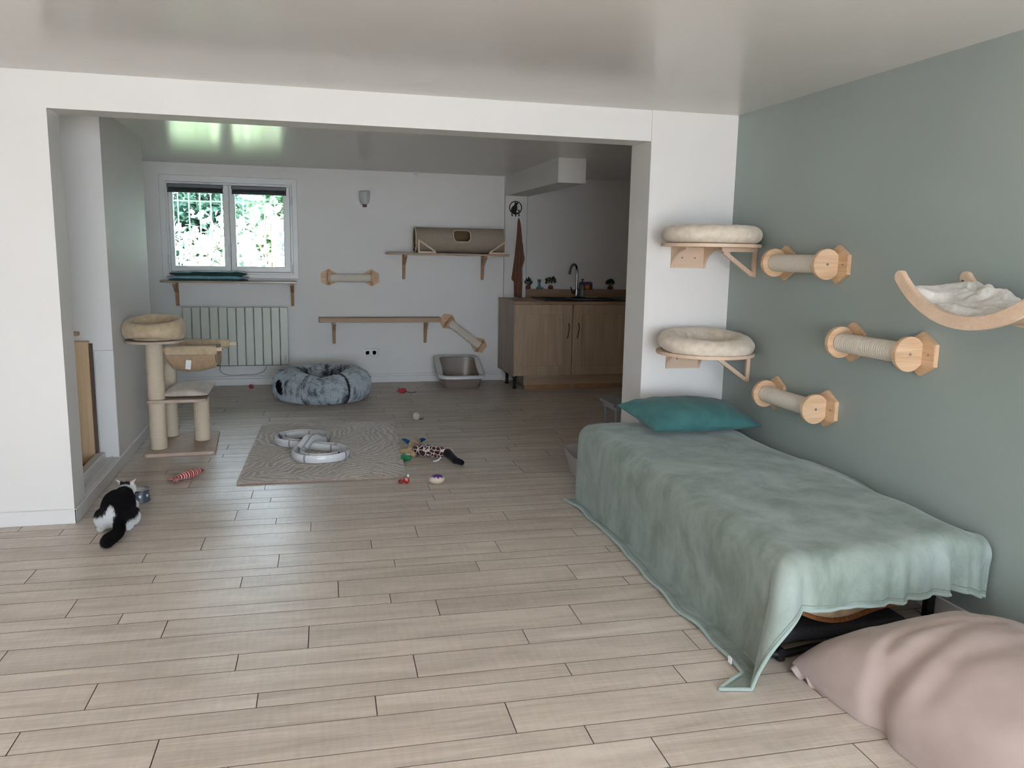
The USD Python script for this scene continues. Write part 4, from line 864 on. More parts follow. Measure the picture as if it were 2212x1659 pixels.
t = thing('litter_tray', 'light grey litter tray half hidden behind the head of the bed', 'litter tray', (1.74, 4.755, 0))
tg, _ = tray(1.752, 4.765, .215, .150, .74, lambda y: .150 + 0 * y, .005, math.pi / 2 - .09, .34)
part('tub', tg, GREYPL, t, smooth=40)
lt, _ = tray(1.752, 4.765, .170, .112, 1.0, lambda y: .060 + 0 * y, .02, math.pi / 2 - .09, .4)
lm = prism(Polygon(sup(np.arange(48) * 2 * np.pi / 48, .172, .115, .4)), .03); 
lm = orient(lm, (1.752, 4.765, .022), (math.cos(math.pi / 2 - .09), math.sin(math.pi / 2 - .09), 0), (-math.sin(math.pi / 2 - .09), math.cos(math.pi / 2 - .09), 0), (0, 0, 1))
part('litter', lm, LITTER, t, kind='stuff')

# ------------------------------------------------------------------ small grey table behind the pier
t = thing('step_stool', 'small grey step stool half hidden behind the pier', 'stool', (2.27, 5.42, 0))
GREYP = plain('grey_paint', (0.30, 0.305, 0.32), .45)
part('seat', bx(2.095, 2.45, 5.265, 5.56, .328, .350, .004), GREYP, t)
part('apron', bx(2.12, 2.43, 5.285, 5.54, .296, .3278, .002), GREYP, t)
for x in (2.125, 2.39):
    for y in (5.290, 5.505): part('leg', bx(x, x + .030, y, y + .030, .0005, .296, .002), GREYP, t)
# ------------------------------------------------------------------ materials that read a colour per vertex
def tinted(name, rough=.8, spec=.2, sheen=.2, bump=0.0, scale=120):
    nodes = {'a': ('attribute', {'attribute': 'tint'}), 'tc': ('texture_coordinate', {}), 'n': ('noise_texture', {'scale': scale, 'detail': 3}), 'b': ('bump', {'strength': bump, 'distance': .004}),
             'p': ('principled_bsdf', dict(roughness=rough, specular_ior_level=spec, sheen_weight=sheen, sheen_roughness=.5))}
    return M(name, nodes, [('a.color', 'p.base_color'), ('tc.object', 'n.vector'), ('n.fac', 'b.height')] + ([('b.normal', 'p.normal')] if bump else []))
def strands(name, pts, widths, mat, parent):
    """pts (n, k, 3) -> one BasisCurves prim"""
    n, k = pts.shape[:2]
    path = parent.path + '/' + unique(name, parent.path)
    c = UsdGeom.BasisCurves.Define(stage, path)
    c.CreateTypeAttr('linear')
    c.CreateCurveVertexCountsAttr(Vt.IntArray.FromNumpy(np.full(n, k, np.int32)))
    c.CreatePointsAttr(Vt.Vec3fArray.FromNumpy((pts - parent.loc).reshape(-1, 3).astype(np.float32)))
    c.CreateWidthsAttr(Vt.FloatArray.FromNumpy(np.tile(np.asarray(widths, np.float32), n)))
    c.SetWidthsInterpolation('vertex')
    UsdShade.MaterialBindingAPI.Apply(c.GetPrim()).Bind(mat)
    setdata(c.GetPrim(), None, None, None, 'stuff')
def fur_points(mesh, n, length, lay, seed, jit=.35, k=4):
    """strands rooted on the mesh; lay(points, normals) gives the combing direction"""
    rng = np.random.default_rng(seed)
    tri, area = mesh.triangles, mesh.area_faces
    f = rng.choice(len(area), n, p=area / area.sum())
    a, b = rng.random(n), rng.random(n); s = np.sqrt(a)
    P = (1 - s)[:, None] * tri[f, 0] + (s * (1 - b))[:, None] * tri[f, 1] + (s * b)[:, None] * tri[f, 2]
    N = mesh.face_normals[f]
    D = lay(P, N) + rng.normal(size=(n, 3)) * jit
    D -= N * (D * N).sum(1, keepdims=True) * .9; D /= np.linalg.norm(D, axis=1, keepdims=True) + 1e-9
    L = length * (.6 + .7 * rng.random(n))[:, None]
    t = np.linspace(0, 1, k)[:, None, None]
    pts = P + (N * .75 * t - N * .45 * t ** 2 + D * (.35 * t + .75 * t ** 2)) * L
    return np.swapaxes(pts, 0, 1), P, N

# ------------------------------------------------------------------ bed
BX0, BX1, BY0, BY1, BZ = 1.492, 2.412, 2.205, 4.262, 0.437
t = thing('bed', 'single bed on a black tube frame along the green wall', 'bed', (1.95, 3.2, 0))
MATT = speckle('white_mattress', (.62, .62, .60), (.70, .70, .68), 40, .9)
part('mattress', rbox(BX0 + .03, BX1 - .006, BY0 + .15, BY1 - .01, 0.285, BZ - .045, .04), MATT, t, smooth=40)
fr = [(BX0 + .06, BY0 + .18), (BX1 - .03, BY0 + .18), (BX1 - .03, BY1 - .05), (BX0 + .06, BY1 - .05)]
part('frame_rail', U([bx(min(a[0], b[0]) - .016, max(a[0], b[0]) + .016, min(a[1], b[1]) - .016, max(a[1], b[1]) + .016, .247, .2845, .003) for a, b in zip(fr, fr[1:] + fr[:1])]), BLACK, t)
for x, y in ((BX0 + .06, 2.53), (BX1 - .045, 2.53), (BX0 + .06, 3.95), (BX1 - .045, 3.95)): part('leg', bx(x - .017, x + .017, y - .017, y + .017, .0006, .2468, .003), BLACK, t)
GREYCLOTH = speckle('dark_grey_cover', (0.030, 0.030, 0.034), (0.05, 0.05, 0.055), 150, .9, .2)
t = thing('trundle', 'low dark grey trundle pad on a black tube frame under the bed', 'trundle bed', (1.95, 3.2, 0))
part('pad', rbox(1.59, 2.138, 2.372, 4.15, .040, .092, .018), GREYCLOTH, t, smooth=40)
part('tube_frame', tube(smooth_path([(1.57, 4.0, .03), (1.565, 3.2, .030), (1.535, 2.55, .034), (1.522, 2.385, .030), (1.555, 2.352, .026), (1.65, 2.350, .025), (1.95, 2.350, .025), (2.13, 2.352, .025), (2.15, 2.40, .026), (2.15, 3.2, .026), (2.15, 4.0, .026)], 90), .0135, 12), BLACK, t, smooth=True)
for x in (1.592, 2.08): part('foot', U(bx(x - .014, x + .014, 2.331, 2.369, .0005, .045, .004)), BLACK, t)
# wavy fur lounger pushed under the bed
zx = lambda x: np.interp(x, [1.58, 1.66, 1.76, 1.86, 1.94, 2.02, 2.12, 2.17], [.215, .158, .112, .0975, .118, .142, .146, .150])
xs = np.linspace(1.60, 2.128, 50); xs_s = np.c_[xs, np.convolve(np.pad(zx(xs), 5, mode='reflect', reflect_type='odd'), np.ones(11) / 11, 'valid')]
t = thing('fur_lounger', 'wavy tan fur lounger with a brown felt edge pushed under the bed', 'cat bed', (1.87, 2.6, .092))
lo, hi = xs_s, xs_s + np.array([0, .0145])
sh = Polygon(np.vstack([lo, hi[::-1]]))
zt = .0935
part('felt_base', orient(prism(sh.buffer(0), .56, .003), (0, 2.93, .0), (1, 0, 0), (0, 0, 1), (0, -1, 0)), speckle('brown_felt', (.25, .10, .04), (.33, .145, .06), 120, .95, .1), t, smooth=30)
TANFUR = plush('tan_fur', (.52, .36, .22), (.66, .49, .33), 30, .3, .6)
hi2 = hi.copy(); th_ = np.linspace(0, 1, len(hi)); top = hi + np.c_[np.zeros(len(hi)), .004 + .046 * np.sin(np.pi * th_.clip(.0, 1)) ** .5]
furp = Polygon(np.vstack([hi + [0, .0005], top[::-1]])).buffer(0)
fm = orient(prism(furp, .555, .012), (0, 2.9275, 0), (1, 0, 0), (0, 0, 1), (0, -1, 0))
part('fur_top', fm, TANFUR, t, smooth=40)
ft, _, _ = fur_points(fm, 5000, .016, lambda P, N: np.tile([0.1, -.6, -.5], (len(P), 1)), 3)
strands('fur', ft, [.0007, .0006, .0004, .0001], M('tan_hair', {'p': ('principled_bsdf', {'base_color': (.60, .44, .29), 'roughness': .6})}, []), t)

# ------------------------------------------------------------------ velvet blanket over the bed
SAGE = M('sage_velvet', {'tc': ('texture_coordinate', {}), 'mp': ('mapping', {'scale': (1.0, 1.0, .6)}), 'n': ('noise_texture', {'scale': 4.6, 'detail': 6, 'roughness': .66, 'distortion': .35}), 'q': ('noise_texture', {'scale': 210, 'detail': 2}),
         'r': ('rgb_ramp', {'ramp': [(.36, (0.182, 0.224, 0.194)), (.50, (0.254, 0.302, 0.268)), (.64, (0.322, 0.374, 0.344))]}), 'b': ('bump', {'strength': .25, 'distance': .002}),
         'p': ('principled_bsdf', {'roughness': .85, 'specular_ior_level': .15, 'sheen_weight': .40, 'sheen_roughness': .38, 'sheen_tint': (.84, .92, .92)})},
         [('tc.object', 'mp.vector'), ('mp.vector', 'n.vector'), ('tc.object', 'q.vector'), ('n.fac', 'r.fac'), ('r.color', 'p.base_color'), ('q.fac', 'b.height'), ('b.normal', 'p.normal')])
RB = 0.075
WTOP, LTOP = BX1 - BX0 - RB, BY1 - BY0 - RB
def cloth(p, q):
    """p: from the wall side out over the left edge; q: from the head down over the foot"""
    dL, dF = p - WTOP, q - LTOP
    aL, aF = np.maximum(dL, 0), np.maximum(dF, 0)
    rho = np.hypot(aL, aF); cL, cF = np.where(rho > 0, aL / np.maximum(rho, 1e-9), 0), np.where(rho > 0, aF / np.maximum(rho, 1e-9), 0)
    ang = np.minimum(rho / RB, np.pi / 2)
    out, down = RB * np.sin(ang), RB * (1 - np.cos(ang)) + np.maximum(0, rho - RB * np.pi / 2)
    x, y = BX1 - np.minimum(p, WTOP), BY1 - np.minimum(q, LTOP)
    both = cL * cF * 2
    wav = fbm(np.stack([x * 3.1 + 9, y * 3.1, down * 1.5], -1), 3, 12)
    out = out + down * (.02 + .36 * both ** 1.5) + wav * .05 * down * (1 + cL * .6)
    # vertical folds of the foot hang, stronger towards the wall
    fold = np.sin(x * 46 + 2.2 * np.sin(x * 9)) * .6 + np.sin(x * 83 + 1.0) * .4
    out = out + cF * (1 - cL) ** 2 * fold * (.010 + .075 * down) * (.25 + ss(1.75, 2.25, x))* ss(0, .12, down)
    fl = np.sin(y * 9 + 1.7 * np.sin(y * 3)); out = out + cL * (1 - cF) ** 2 * (fl * .008 - .022 * ss(2.4, 2.9, y) * ss(4.1, 3.3, y)) * ss(.05, .4, down)
    zt = BZ + .030 * fbm(np.stack([x * 2.3, y * 2.3, x * 0 + 3], -1), 3, 7) + .012 * fbm(np.stack([x * 8, y * 5, x * 0], -1), 2, 9) - .050 * ss(2.28, 2.41, x) * (1 + .5 * np.sin(y * 5.2 + .4)) - .012 * ss(.4, 0, np.abs(p - WTOP)) * 0
    z = zt - down
    x, y = x - cL * out, y - cF * out
    y = y + .095 * ss(1.62, 2.38, x) * ss(LTOP - .8, LTOP + .02, q)
    floor = .0075
    ex = np.maximum(0, floor - z)
    x = x - cL * ex * .95 - .02 * cL * np.minimum(ex * 20, 1); y = y - cF * ex * .55 + ex * .5 * both
    z = np.maximum(z, floor + .010 * np.minimum(ex * 30, 1) * (.5 + .5 * np.sin(y * 22)) * (ex > 0))
    return np.stack([x, y, z], -1)
PE, QE = WTOP + .535, LTOP + .226
ps = np.r_[np.linspace(0, WTOP - .02, 60), np.linspace(WTOP - .01, PE, 90)]; qs = np.r_[np.linspace(0, LTOP - .02, 120), np.linspace(LTOP - .01, QE, 60)]
PP, QQ = np.meshgrid(ps, qs, indexing='ij')
# trim so that the left hem trails only a little
cut = PE - .010 - .02 * np.sin(QQ * 3.3) - PP * 0
PP = np.minimum(PP, np.where(PP > WTOP, WTOP + (PP - WTOP) * (cut - WTOP) / (PE - WTOP), PP))
QQ = np.where(QQ > LTOP, LTOP + (QQ - LTOP) * (1.0 + .16 * np.clip(1 - PP / WTOP, 0, 1)), QQ)
bl = thing('blanket', 'sage green velvet blanket spread over the bed and hanging to the floor', 'blanket', (1.95, 3.2, .45))
S1 = cloth(PP, QQ)
Nn = np.cross(np.gradient(S1, axis=0), np.gradient(S1, axis=1)); Nn /= np.linalg.norm(Nn, axis=2, keepdims=True) + 1e-12
if Nn[10, 10, 2] < 0: Nn = -Nn
S2 = S1 - Nn * .004; S2[..., 2] = np.where(S1[..., 2] < .03, np.maximum(S2[..., 2], .001), S2[..., 2])
g1, g2 = grid_mesh(S1), grid_mesh(S2)
if g1.face_normals[100] @ Nn[10, 10] < 0: g1.invert()
else: g2.invert()
part('cloth', [g1, g2], SAGE, bl, smooth=True)
HEM = M('sage_hem', {'p': ('principled_bsdf', {'base_color': (.30, .375, .34), 'roughness': .8, 'specular_ior_level': .15, 'sheen_weight': .6, 'sheen_tint': (.8, .92, .92)})}, [])
path = np.vstack([S1[-1, :, :], S1[::-1, -1, :][1:]])
part('hem', tube(path, .0062, 8), HEM, bl, smooth=True)
inner = np.vstack([S1[-5, :-4, :], S1[::-1, -5, :][5:]]) + np.vstack([Nn[-5, :-4], Nn[::-1, -5][5:]]) * .0005
part('hem_stitching', tube(inner, .0018, 6), plain('sage_thread', (.20, .26, .225), .8), bl, smooth=True)
part('brand_tag', bx(1.395, 1.399, 2.335, 2.355, .012, .035), LABEL, bl, label='small white sewn-in tag')

# ------------------------------------------------------------------ pillow
TEALP = speckle('teal_cotton', (0.045, 0.145, 0.145), (0.060, 0.185, 0.182), 12, .8, .25, .1, dist=.003, sheen_weight=.15)
pc = [(1.765, 3.845, .492), (2.395, 3.865, .488), (2.335, 4.235, .555), (1.690, 4.195, .560)]
t = thing('pillow', 'teal cotton pillow leaning at the head of the bed', 'pillow', (2.06, 4.03, .45))
pm = pillow(pc, .092, 60, .05, 4, .030, (0, 0, 1), .62, .40)
part('pillow', pm, TEALP, t, smooth=True)
C_ = np.array(pc); edge = []
for i in range(4):
    a, b = C_[i], C_[(i + 1) % 4]; cen = C_.mean(0)
    for s in np.linspace(0, 1, 18, endpoint=False): edge.append(a + (b - a) * s + (cen - (a + b) / 2) * .05 * (1 - (2 * s - 1) ** 2))
part('seam', tube(np.array(edge), .0045, 7, closed=True), TEALP, t, smooth=True)

# ------------------------------------------------------------------ pink floor cushion
PINK = speckle('dusty_pink_cotton', (0.425, 0.338, 0.308), (0.485, 0.392, 0.358), 5, .9, .15, .08, dist=.003, sheen_weight=.15)
bc = [(1.585, 2.262, .035), (2.400, 2.330, .030), (2.405, 1.02, .04), (1.655, 1.05, .04)]
n = 110
u = np.sin(np.linspace(-1, 1, n) * np.pi / 2); Ug, Vg = np.meshgrid(u, u, indexing='ij')
Us, Vs = Ug * (1 - .02 * (1 - Vg ** 2)), Vg * (1 - .02 * (1 - Ug ** 2)); s, q = (Us + 1) / 2, (Vs + 1) / 2
C_ = np.array(bc); B = ((1 - s) * (1 - q))[..., None] * C_[0] + (s * (1 - q))[..., None] * C_[1] + (s * q)[..., None] * C_[2] + ((1 - s) * q)[..., None] * C_[3]
h = .290 * ((1 - Ug ** 2).clip(0) ** .40) * ((1 - Vg ** 2).clip(0) ** .46)
h = h + .05 * fbm(np.stack([B[..., 0] * 3.2, B[..., 1] * 3.2, B[..., 2] * 0], -1), 3, 14) * np.minimum(1, h * 7) + .008 * fbm(np.stack([B[..., 0] * 14, B[..., 1] * 14, B[..., 2] * 0], -1), 2, 15) * np.minimum(1, h * 7)
def crease(ptsl, depth, wd):
    d = np.full(h.shape, 9.0)
    P_ = smooth_path([(a, b, 0) for a, b in ptsl], 40)[:, :2]
    for i, p_ in enumerate(P_): d = np.minimum(d, np.hypot(B[..., 0] - p_[0], B[..., 1] - p_[1]))
    depth = depth * .7; return -depth * np.exp(-(d / wd) ** 2) + .45 * depth * np.exp(-((d - 2.0 * wd) / (1.1 * wd)) ** 2)
for c_ in (([(1.645, 1.90), (1.72, 1.965), (1.82, 1.99), (1.95, 1.97)], .016, .022), ([(1.66, 1.86), (1.76, 1.87), (1.90, 1.90), (2.05, 1.93)], .010, .026), ([(1.68, 1.74), (1.80, 1.76), (1.95, 1.74), (2.1, 1.70)], .007, .03), ([(2.25, 2.2), (2.1, 2.05), (2.0, 2.03)], .006, .03), ([(1.66, 2.16), (1.78, 2.12), (1.9, 2.13)], .004, .022)):
    h = h + crease(*c_) * np.minimum(1, h * 8)
inw = np.exp(-((B[..., 1] - 1.885) / .045) ** 2) * ss(.35, 0, s) * .035
T_ = B.copy(); T_[..., 2] = .034 + np.maximum(h, 0); T_[..., 0] += inw
bul = .035 * np.sin(np.pi * np.clip(h / .29, 0, 1)); T_[..., 0] -= bul * (1 - s) * 0.6
Bo = B.copy(); Bo[..., 2] = np.maximum(.0012, .034 - .033 * np.minimum(1, h * 22)); Bo[..., 0] += inw
m = trimesh.util.concatenate([grid_mesh(T_), grid_mesh(Bo[:, ::-1])]); m.merge_vertices(digits_vertex=5)
if m.volume < 0: m.invert()
t = thing('floor_cushion', 'large dusty pink floor cushion in the corner by the foot of the bed', 'floor cushion', (2.0, 1.7, 0))
part('cushion', m, PINK, t, smooth=True)
us = np.linspace(0, 1, 24); r1 = np.stack([1.590 + .045 * us, 2.262 - .155 * us, .034 + .004 * np.sin(us * 9)], 1); r2 = r1 + np.stack([-.022 - .006 * np.sin(us * 14), -.006 + 0 * us, -.022 + .012 * np.sin(us * 17)], 1)
fl = np.stack([r1, r2], 1); part('corner_flap', [grid_mesh(fl), grid_mesh(fl[:, ::-1] - np.array([0, 0, .002]))], PINK, t, smooth=True)

# ------------------------------------------------------------------ rug with carved pile
rc = np.array([(-.413, 4.934), (.592, 4.904), (.700, 6.548), (-.343, 6.580)])
nu, nv = 250, 400
s, q = np.meshgrid(np.linspace(0, 1, nu), np.linspace(0, 1, nv), indexing='ij')
XY = ((1 - s) * (1 - q))[..., None] * rc[0] + (s * (1 - q))[..., None] * rc[1] + (s * q)[..., None] * rc[2] + ((1 - s) * q)[..., None] * rc[3]
lx, ly = s * 1.03, q * 1.645
rng = np.random.default_rng(5)
cells = np.stack([rng.random(26) * 1.03, rng.random(26) * 1.645], 1)
wob = .10 * fbm(np.stack([lx * 3, ly * 3, lx * 0], -1), 3, 2)
d = np.hypot((lx[..., None] + wob[..., None]) - cells[:, 0], (ly[..., None] + wob[..., None] * .6) - cells[:, 1]); near = d.argmin(-1)
an = rng.choice([.35, -.45, .9, -1.0, .1, 1.3], 26)[near]
ph = (lx * np.cos(an) + ly * np.sin(an) + (.075) * fbm(np.stack([lx * 9, ly * 9, lx * 0], -1), 2, 3) + .10 * wob) * 2 * np.pi / .044
st_ = ss(-.25, .45, np.sin(ph) + 1.1 * fbm(np.stack([lx * 7, ly * 7, lx * 0 + 4], -1), 2, 8))
pile = fbm(np.stack([lx * 90, ly * 90, lx * 0], -1), 2, 6)
Z = .0135 + .004 * st_ + .0035 * pile
tin = np.array([.46, .405, .355])[None, None] * (1 - st_[..., None]) + np.array([.63, .58, .53])[None, None] * st_[..., None]
tin = tin * (1 + .35 * pile[..., None])
Pt = np.concatenate([XY, Z[..., None]], -1)
top = grid_mesh(Pt)
if top.face_normals[0, 2] < 0: top.invert()
t = thing('rug', 'grey-beige rug with carved feathery stripes in the middle of the back room', 'rug', (.13, 5.74, 0))
part('pile', top, tinted('rug_pile', .95, .1, .3, .4, 220), t, smooth=True, tint=tin.reshape(-1, 3))
ring_ = np.vstack([XY[:, 0], XY[-1, 1:], XY[::-1, -1][1:], XY[0, ::-1][1:-1]]); zr = np.r_[Z[:, 0], Z[-1, 1:], Z[::-1, -1][1:], Z[0, ::-1][1:-1]]
part('edge', loft([np.c_[ring_, np.full(len(ring_), .0006)], np.c_[ring_, zr + .0002]], True, False), speckle('rug_edge', (.28, .22, .19), (.36, .29, .25), 60, .95, .1), t)

# ------------------------------------------------------------------ ball track, a figure of eight
TRK = plain('glossy_white_plastic', (.74, .76, .78), .22); CLIP = plain('grey_clip', (.30, .32, .35), .4)
c1_, c2_, R_ = np.array([-.037, 5.915]), np.array([.087, 5.462]), .158
ax = c2_ - c1_; D_ = np.linalg.norm(ax); ax /= D_; pe = np.array([-ax[1], ax[0]]); al = math.acos(R_ / (D_ / 2))
def on(c, a, sg): return c + R_ * (math.cos(a) * ax * sg + math.sin(a) * pe)
arc1 = np.array([on(c1_, a, 1) for a in np.linspace(al, 2 * math.pi - al, 60)])
arc2 = np.array([on(c2_, a, -1) for a in np.linspace(al, 2 * math.pi - al, 60)])
seg1 = np.linspace(arc1[-1], arc2[0], 26)[1:-1]; seg2 = np.linspace(arc2[-1], arc1[0], 26)[1:-1]
# the crossing strands: one stays low, one bridges over it
if True:
    pl8 = np.vstack([arc1, seg1, arc2, seg2]); hz = np.r_[np.zeros(60), .050 * np.sin(np.linspace(0, math.pi, 24)) ** 1.3 * 0, np.zeros(60), .052 * np.sin(np.linspace(0, math.pi, 24)) ** 1.2]
zb = .0205
prof8 = np.array([(-.030, 0), (-.037, .018), (-.037, .034), (-.030, .050), (-.023, .050), (-.021, .030), (-.012, .013), (0, .009), (.012, .013), (.021, .030), (.023, .050), (.030, .050), (.037, .034), (.037, .018), (.030, 0)])
N8 = len(pl8)
T8 = np.roll(pl8, -1, 0) - np.roll(pl8, 1, 0); T8 /= np.linalg.norm(T8, axis=1, keepdims=True); S8 = np.stack([T8[:, 1], -T8[:, 0]], 1)
def track_ring(i, sc=1.0, lift=0.0):
    i %= N8; fl_ = 1 - .45 * (hz[i] > .012) * 0
    pr = prof8 * sc
    low = np.clip(1 - hz[i] / .05, .25, 1)
    return np.c_[pl8[i] + S8[i] * pr[:, :1], zb + hz[i] + lift + pr[:, 1] * (1 if hz[i] < .001 else .9)]
t = thing('ball_track', 'white plastic ball track in a figure of eight on the rug', 'cat toy', (.02, 5.69, .0185))
joints = [0, 20, 40, 60, 84, 104, 124, 144]
for a, b in zip(joints, joints[1:] + [N8]):
    sg = part('track_segment', loft([track_ring(i) for i in range(a, b + 1)]), TRK, t, smooth=45)
    part('clip', loft([track_ring(i, 1.035, -.0004) for i in range(a, a + 2)]), CLIP, sg, smooth=45)
# ------------------------------------------------------------------ plush tunnel ring
HAIRG = M('frosted_hair', {'p': ('principled_bsdf', {'base_color': (.70, .76, .80), 'roughness': .7, 'specular_ior_level': .2})}, [])
HAIRM = M('grey_hair', {'p': ('principled_bsdf', {'base_color': (.27, .31, .35), 'roughness': .7, 'specular_ior_level': .2})}, [])
HAIRD = M('navy_hair', {'p': ('principled_bsdf', {'base_color': (.022, .030, .050), 'roughness': .7, 'specular_ior_level': .2})}, [])
PLUSHBASE = plush('frosted_plush_base', (.20, .235, .27), (.50, .56, .60), 24, .3, .6, .01)
NAVY = plain('navy_lining', (.012, .016, .028), .9)
def donut():
    cx, cy = .148, 7.785; Rm, r1, zc_ = .302, .138, .132
    t = thing('plush_tunnel', 'round blue-grey plush tunnel bed lying on the floor before the back wall', 'cat tunnel', (cx, cy, 0))
    nu, nv = 200, 56
    TH, PH = np.meshgrid(np.arange(nu) * 2 * np.pi / nu, np.arange(nv) * 2 * np.pi / nv, indexing='ij')
    def surf(TH, PH, r1):
        w = fbm(np.stack([np.cos(TH) * 3, np.sin(TH) * 3, np.cos(PH) * .8], -1), 3, 40)
        rr = r1 * (1 + .12 * w)
        for a0 in (-1.02, -2.02): rr = rr * (1 - .07 * np.exp(-((np.angle(np.exp(1j * (TH - a0)))) / .05) ** 2))
        R = Rm + rr * np.cos(PH); sagf = 1 - .13 * np.exp(-(np.angle(np.exp(1j * (TH + 1.62))) / .55) ** 2); z = (zc_ * (1 + .05 * np.sin(TH * 2 + 1)) + rr * np.sin(PH) * 1.02) * sagf
        return np.stack([cx + R * np.cos(TH) * 1.0, cy + R * np.sin(TH), np.maximum(z, .002)], -1)
    holeT, holeP = math.radians(206), math.radians(2)
    def inhole(TH, PH, k=1.0): return (np.angle(np.exp(1j * (TH - holeT))) / (.21 * k)) ** 2 + (np.angle(np.exp(1j * (PH - holeP))) / (.62 * k)) ** 2 < 1
    def cut(P, mask):
        m = grid_mesh(P, True, True)
        keep = ~mask.reshape(-1)[m.faces].all(1); m.update_faces(keep); return m
    A = surf(TH, PH, r1); mk = inhole(TH, PH)
    o = cut(A, mk); 
    part('plush_cover', o, PLUSHBASE, t, smooth=True)
    i_ = cut(surf(TH, PH, r1 - .010), mk); i_.invert(); part('dark_lining', i_, NAVY, t, smooth=True)
    a = np.linspace(0, 2 * np.pi, 40, endpoint=False); e = surf(holeT + .205 * np.cos(a), holeP + .605 * np.sin(a), r1 - .004)
    part('opening_rim', tube(e, .009, 8, closed=True), PLUSHBASE, t, smooth=True)
    for a0, w_ in ((-1.02, .012), (-2.02, .003)):
        ph = np.linspace(-1.5, 2.9, 50); part('seam', tube(surf(np.full(50, a0), ph, r1 + .010), w_, 8), NAVY, t, smooth=True)
    # fur, combed round the tube
    full = grid_mesh(A, True, True)
    if full.volume < 0: full.invert()
    pts, P, N = fur_points(full, 60000, .034, lambda P, N: np.stack([-(P[:, 1] - cy), P[:, 0] - cx, 0 * P[:, 0] - .25], 1) * 1.2 + np.array([0, 0, -.5]) + fbm(P * 16, 2, 3)[:, None] * np.array([4., 4, 4]), 17, .55)
    th = np.arctan2(P[:, 1] - cy, P[:, 0] - cx); ph = np.arctan2(P[:, 2] - zc_, np.hypot(P[:, 0] - cx, P[:, 1] - cy) - Rm)
    ok = ~inhole(th, ph, 1.06) & (pts[:, :, 2].min(1) > .0015)
    streak = fbm(np.stack([th * 15, ph * 1.6, th * 0 + 2], -1), 3, 9) + .35 * fbm(P * 40, 2, 4)
    mid = np.abs(np.angle(np.exp(1j * (th + 1.5)))) < .50
    short = 1 - .75 * (np.exp(-((np.angle(np.exp(1j * (th + 1.02)))) / .045) ** 2))
    pts = pts[:, :1] + (pts - pts[:, :1]) * (short * (1 + .8 * streak))[:, None, None]
    well = (np.abs(ph) > 1.9) & (np.sin(th) > -.75)  # hollow of the ring: its shade is put into darker fur strands
    dark = (streak > np.where(mid, .21, .33)) | (well & (streak > .05)) | (np.abs(np.angle(np.exp(1j * (th + 1.02)))) < .035)
    middle = ~dark & (streak > np.where(mid, .08, .17))
    W_ = [.0024, .0022, .0016, .0005]
    strands('fur', pts[ok & ~dark & ~middle], W_, HAIRG, t)
    strands('grey_fur', pts[ok & middle], W_, HAIRM, t)
    strands('dark_fur', pts[ok & dark], W_, HAIRD, t)
donut()

